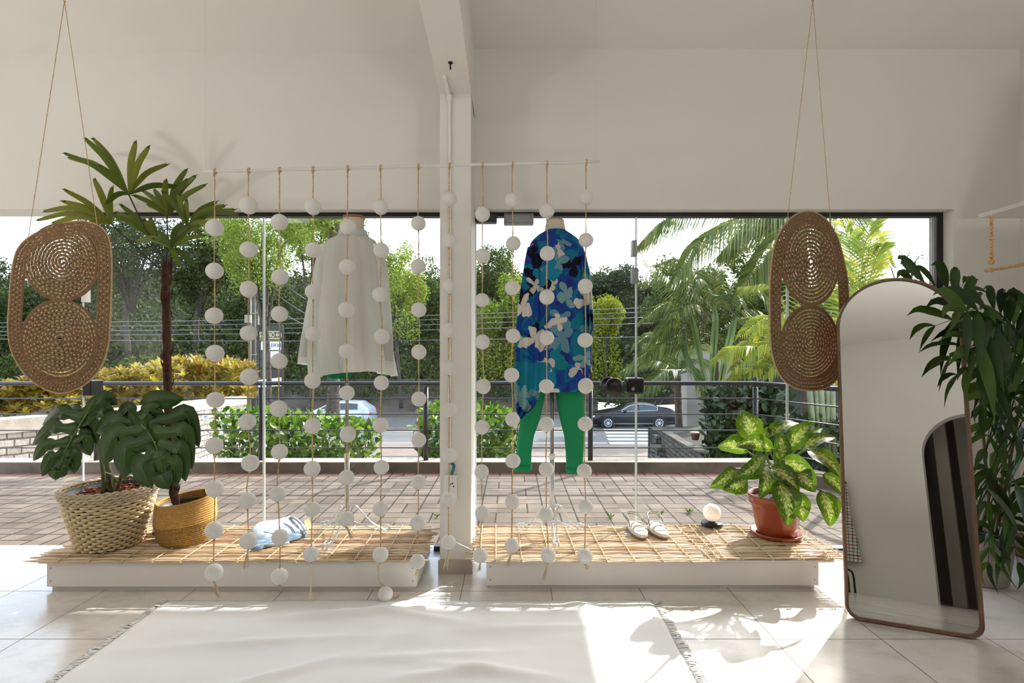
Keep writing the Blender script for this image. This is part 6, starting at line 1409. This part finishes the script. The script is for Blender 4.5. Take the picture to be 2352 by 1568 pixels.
# ---------------------------------------------------------------- cars
def car(label, c_, L, prof, belt, paint, glass_from, glass_to, hatch=False):
    """prof: (x, roof z) from the nose at x=0 to the tail at x=L; the car faces -X"""
    t = thing('car', label, 'car', c_); W = .88
    st = []; n = 60
    for i in range(n+1):
        x = L*i/n; zr, = interp(prof, x); zb = min(zr, interp(belt, x)[0]); tap = 1-.16*max(0, 1-x/.7)**2-.14*max(0, 1-(L-x)/.6)**2; w_ = W*tap
        inn_ = w_-.30*max(0, zr-zb)**.8
        half = [(w_*.9, .20), (w_*.985, .34), (w_, .55), (w_*.985, zb-.03 if zb > .6 else zb*.96), (min(w_*.97, inn_+.05) if zr-zb < .03 else w_*.95, zb), (lerp(w_*.95, inn_, .7), lerp(zb, zr, .8)), (inn_*.88, zr-.01), (inn_*.5, zr+.012)]
        st.append([(x-L/2, -y, z) for y, z in half]+[(x-L/2, y, z) for y, z in reversed(half)])
    m = MB(); m.grid([[Vector(p)+Vector(c_) for p in r] for r in st], closed=True); k = len(st[0])
    m.f += [tuple(range(k-1, -1, -1)), tuple(n*k+q for q in range(k))]; m.var += [.5, .5]
    m.build('body', paint, t)
    # side glazing and its bright surround
    def glz(x): zr, = interp(prof, x); zb, = interp(belt, x); return zb+.03, max(zb+.03, zr-.085)
    for sg_ in (-1, 1):
        def yw(x, z):
            zr, = interp(prof, x); zb = min(zr, interp(belt, x)[0]); inn_ = W-.30*max(0, zr-zb)**.8; return sg_*(lerp(W*.95, lerp(W*.95, inn_, .7), (z-zb)/max(.05, .8*(zr-zb)))+.012)
        edges = [glass_from, (glass_from+glass_to)/2-.05, glass_to]
        for e0, e1 in ((edges[0], edges[1]-.04), (edges[1]+.04, edges[2])):
            rows = []
            for i in range(14):
                x = lerp(e0, e1, i/13); z0, z1 = glz(x); rows.append([Vector((x-L/2, yw(x, z), z))+Vector(c_) for z in (z0, (z0+z1)/2, z1)])
            MB().grid(rows).build('side_window', M['car_glass'], t)
        tr_ = [Vector((x-L/2, yw(x, glz(x)[1])*1.005, glz(x)[1]+.012))+Vector(c_) for x in np.linspace(glass_from, glass_to, 24)]+[Vector((x-L/2, yw(x, glz(x)[0])*1.005, glz(x)[0]-.012))+Vector(c_) for x in np.linspace(glass_to, glass_from, 14)]
        MB().tube(tr_, .016, 5, closed=True).build('window_trim', M['chrome'] if paint is M['car_black'] else M['car_silver'], t)
        MB().tube([Vector((x-L/2, sg_*(W+.004), .27))+Vector(c_) for x in (.95, L-.95)], .014, 5).build('sill_trim', M['chrome'] if paint is M['car_black'] else paint, t)
        MB().ball(Vector((glass_from+.18-L/2, sg_*(W+.09), interp(belt, glass_from)[0]+.06))+Vector(c_), .1, 12, sx=.9, sy=.6, sz=.65).build('wing_mirror', paint, t)
        MB().obox(Vector((L-.13-L/2, sg_*W*.84, .78))+Vector(c_), (.15, sg_*.03, 0), (0, .035, 0), (.05, 0, .075)).build('tail_light', M['lamp_red'], t, smooth=False, bevel=.02)
        MB().obox(Vector((.16-L/2, sg_*W*.78, .66))+Vector(c_), (.16, -sg_*.06, 0), (0, .05, 0), (.02, 0, .055)).build('head_light', M['lamp_clear'], t, smooth=False, bevel=.02)
        for wx in (.86, L-.98):
            wc = Vector((wx-L/2, sg_*(W-.09), .325))+Vector(c_)
            ar_ = MB().lathe([(.0001, .0), (.385, .0), (.385, .1), (.0001, .1)], (0, 0, 0), 30); ar_.v = [(wc.x+x, wc.y+sg_*(z), wc.z+y) for x, y, z in ar_.v]; ar_.build('wheel_arch', M['rubber'], t, smooth=False)
            ty = MB().lathe([(.2, -.02), (.29, -.02), (.325, .01), (.325, .1), (.29, .118), (.225, .112)], (0, 0, 0), 32); ty.v = [(wc.x+x, wc.y+sg_*z, wc.z+y) for x, y, z in ty.v]; wh = ty.build('wheel', M['rubber'], t)
            rm_ = MB().lathe([(.225, .108), (.225, .118), (.205, .118), (.2, .09)], (0, 0, 0), 30)
            rm_.lathe([(.0001, .115), (.05, .112), (.055, .09)], (0, 0, 0), 14)
            for s_ in range(10): an = 2*PI*s_/10+.2; rm_.tube([(.04*math.cos(an), .04*math.sin(an), .108), (.21*math.cos(an+.06), .21*math.sin(an+.06), .11)], .016, 5)
            rm_.v = [(wc.x+x, wc.y+sg_*z, wc.z+y) for x, y, z in rm_.v]; rm_.build('rim', M['chrome'], wh)
    # windscreen and rear window
    return t
sed = [(0,.55),(.08,.70),(.5,.84),(1.25,.98),(1.5,1.02),(2.05,1.33),(2.5,1.43),(2.95,1.44),(3.4,1.36),(3.95,1.13),(4.3,1.06),(4.55,1.03),(4.66,.86),(4.7,.6)]
sbelt = [(0,.6),(.5,.82),(1.4,.93),(3.0,.97),(4.0,1.0),(4.6,1.0)]
q = P(1450, 980, 30.8); car('black saloon car driving past on the street, right of the green trousers', Vector((q.x, 30.8, -3.11)), 4.7, sed, sbelt, M['car_black'], 1.62, 3.62)
hat = [(0,.55),(.1,.68),(.5,.82),(.95,.98),(1.2,1.08),(1.7,1.36),(2.2,1.46),(2.9,1.47),(3.35,1.44),(3.75,1.15),(3.9,1.02),(3.98,.8),(4.0,.55)]
hbelt = [(0,.6),(.5,.8),(1.2,.95),(3.4,1.02),(4.0,1.0)]
q = P(768, 965, 30.5); car('silver hatchback car passing behind the street tree and white shirt', Vector((q.x, 31.0, -3.11)), 4.25, [(x*4.25/4, z) for x, z in hat], [(x*4.25/4, z) for x, z in hbelt], M['car_silver'], 1.5, 3.55)
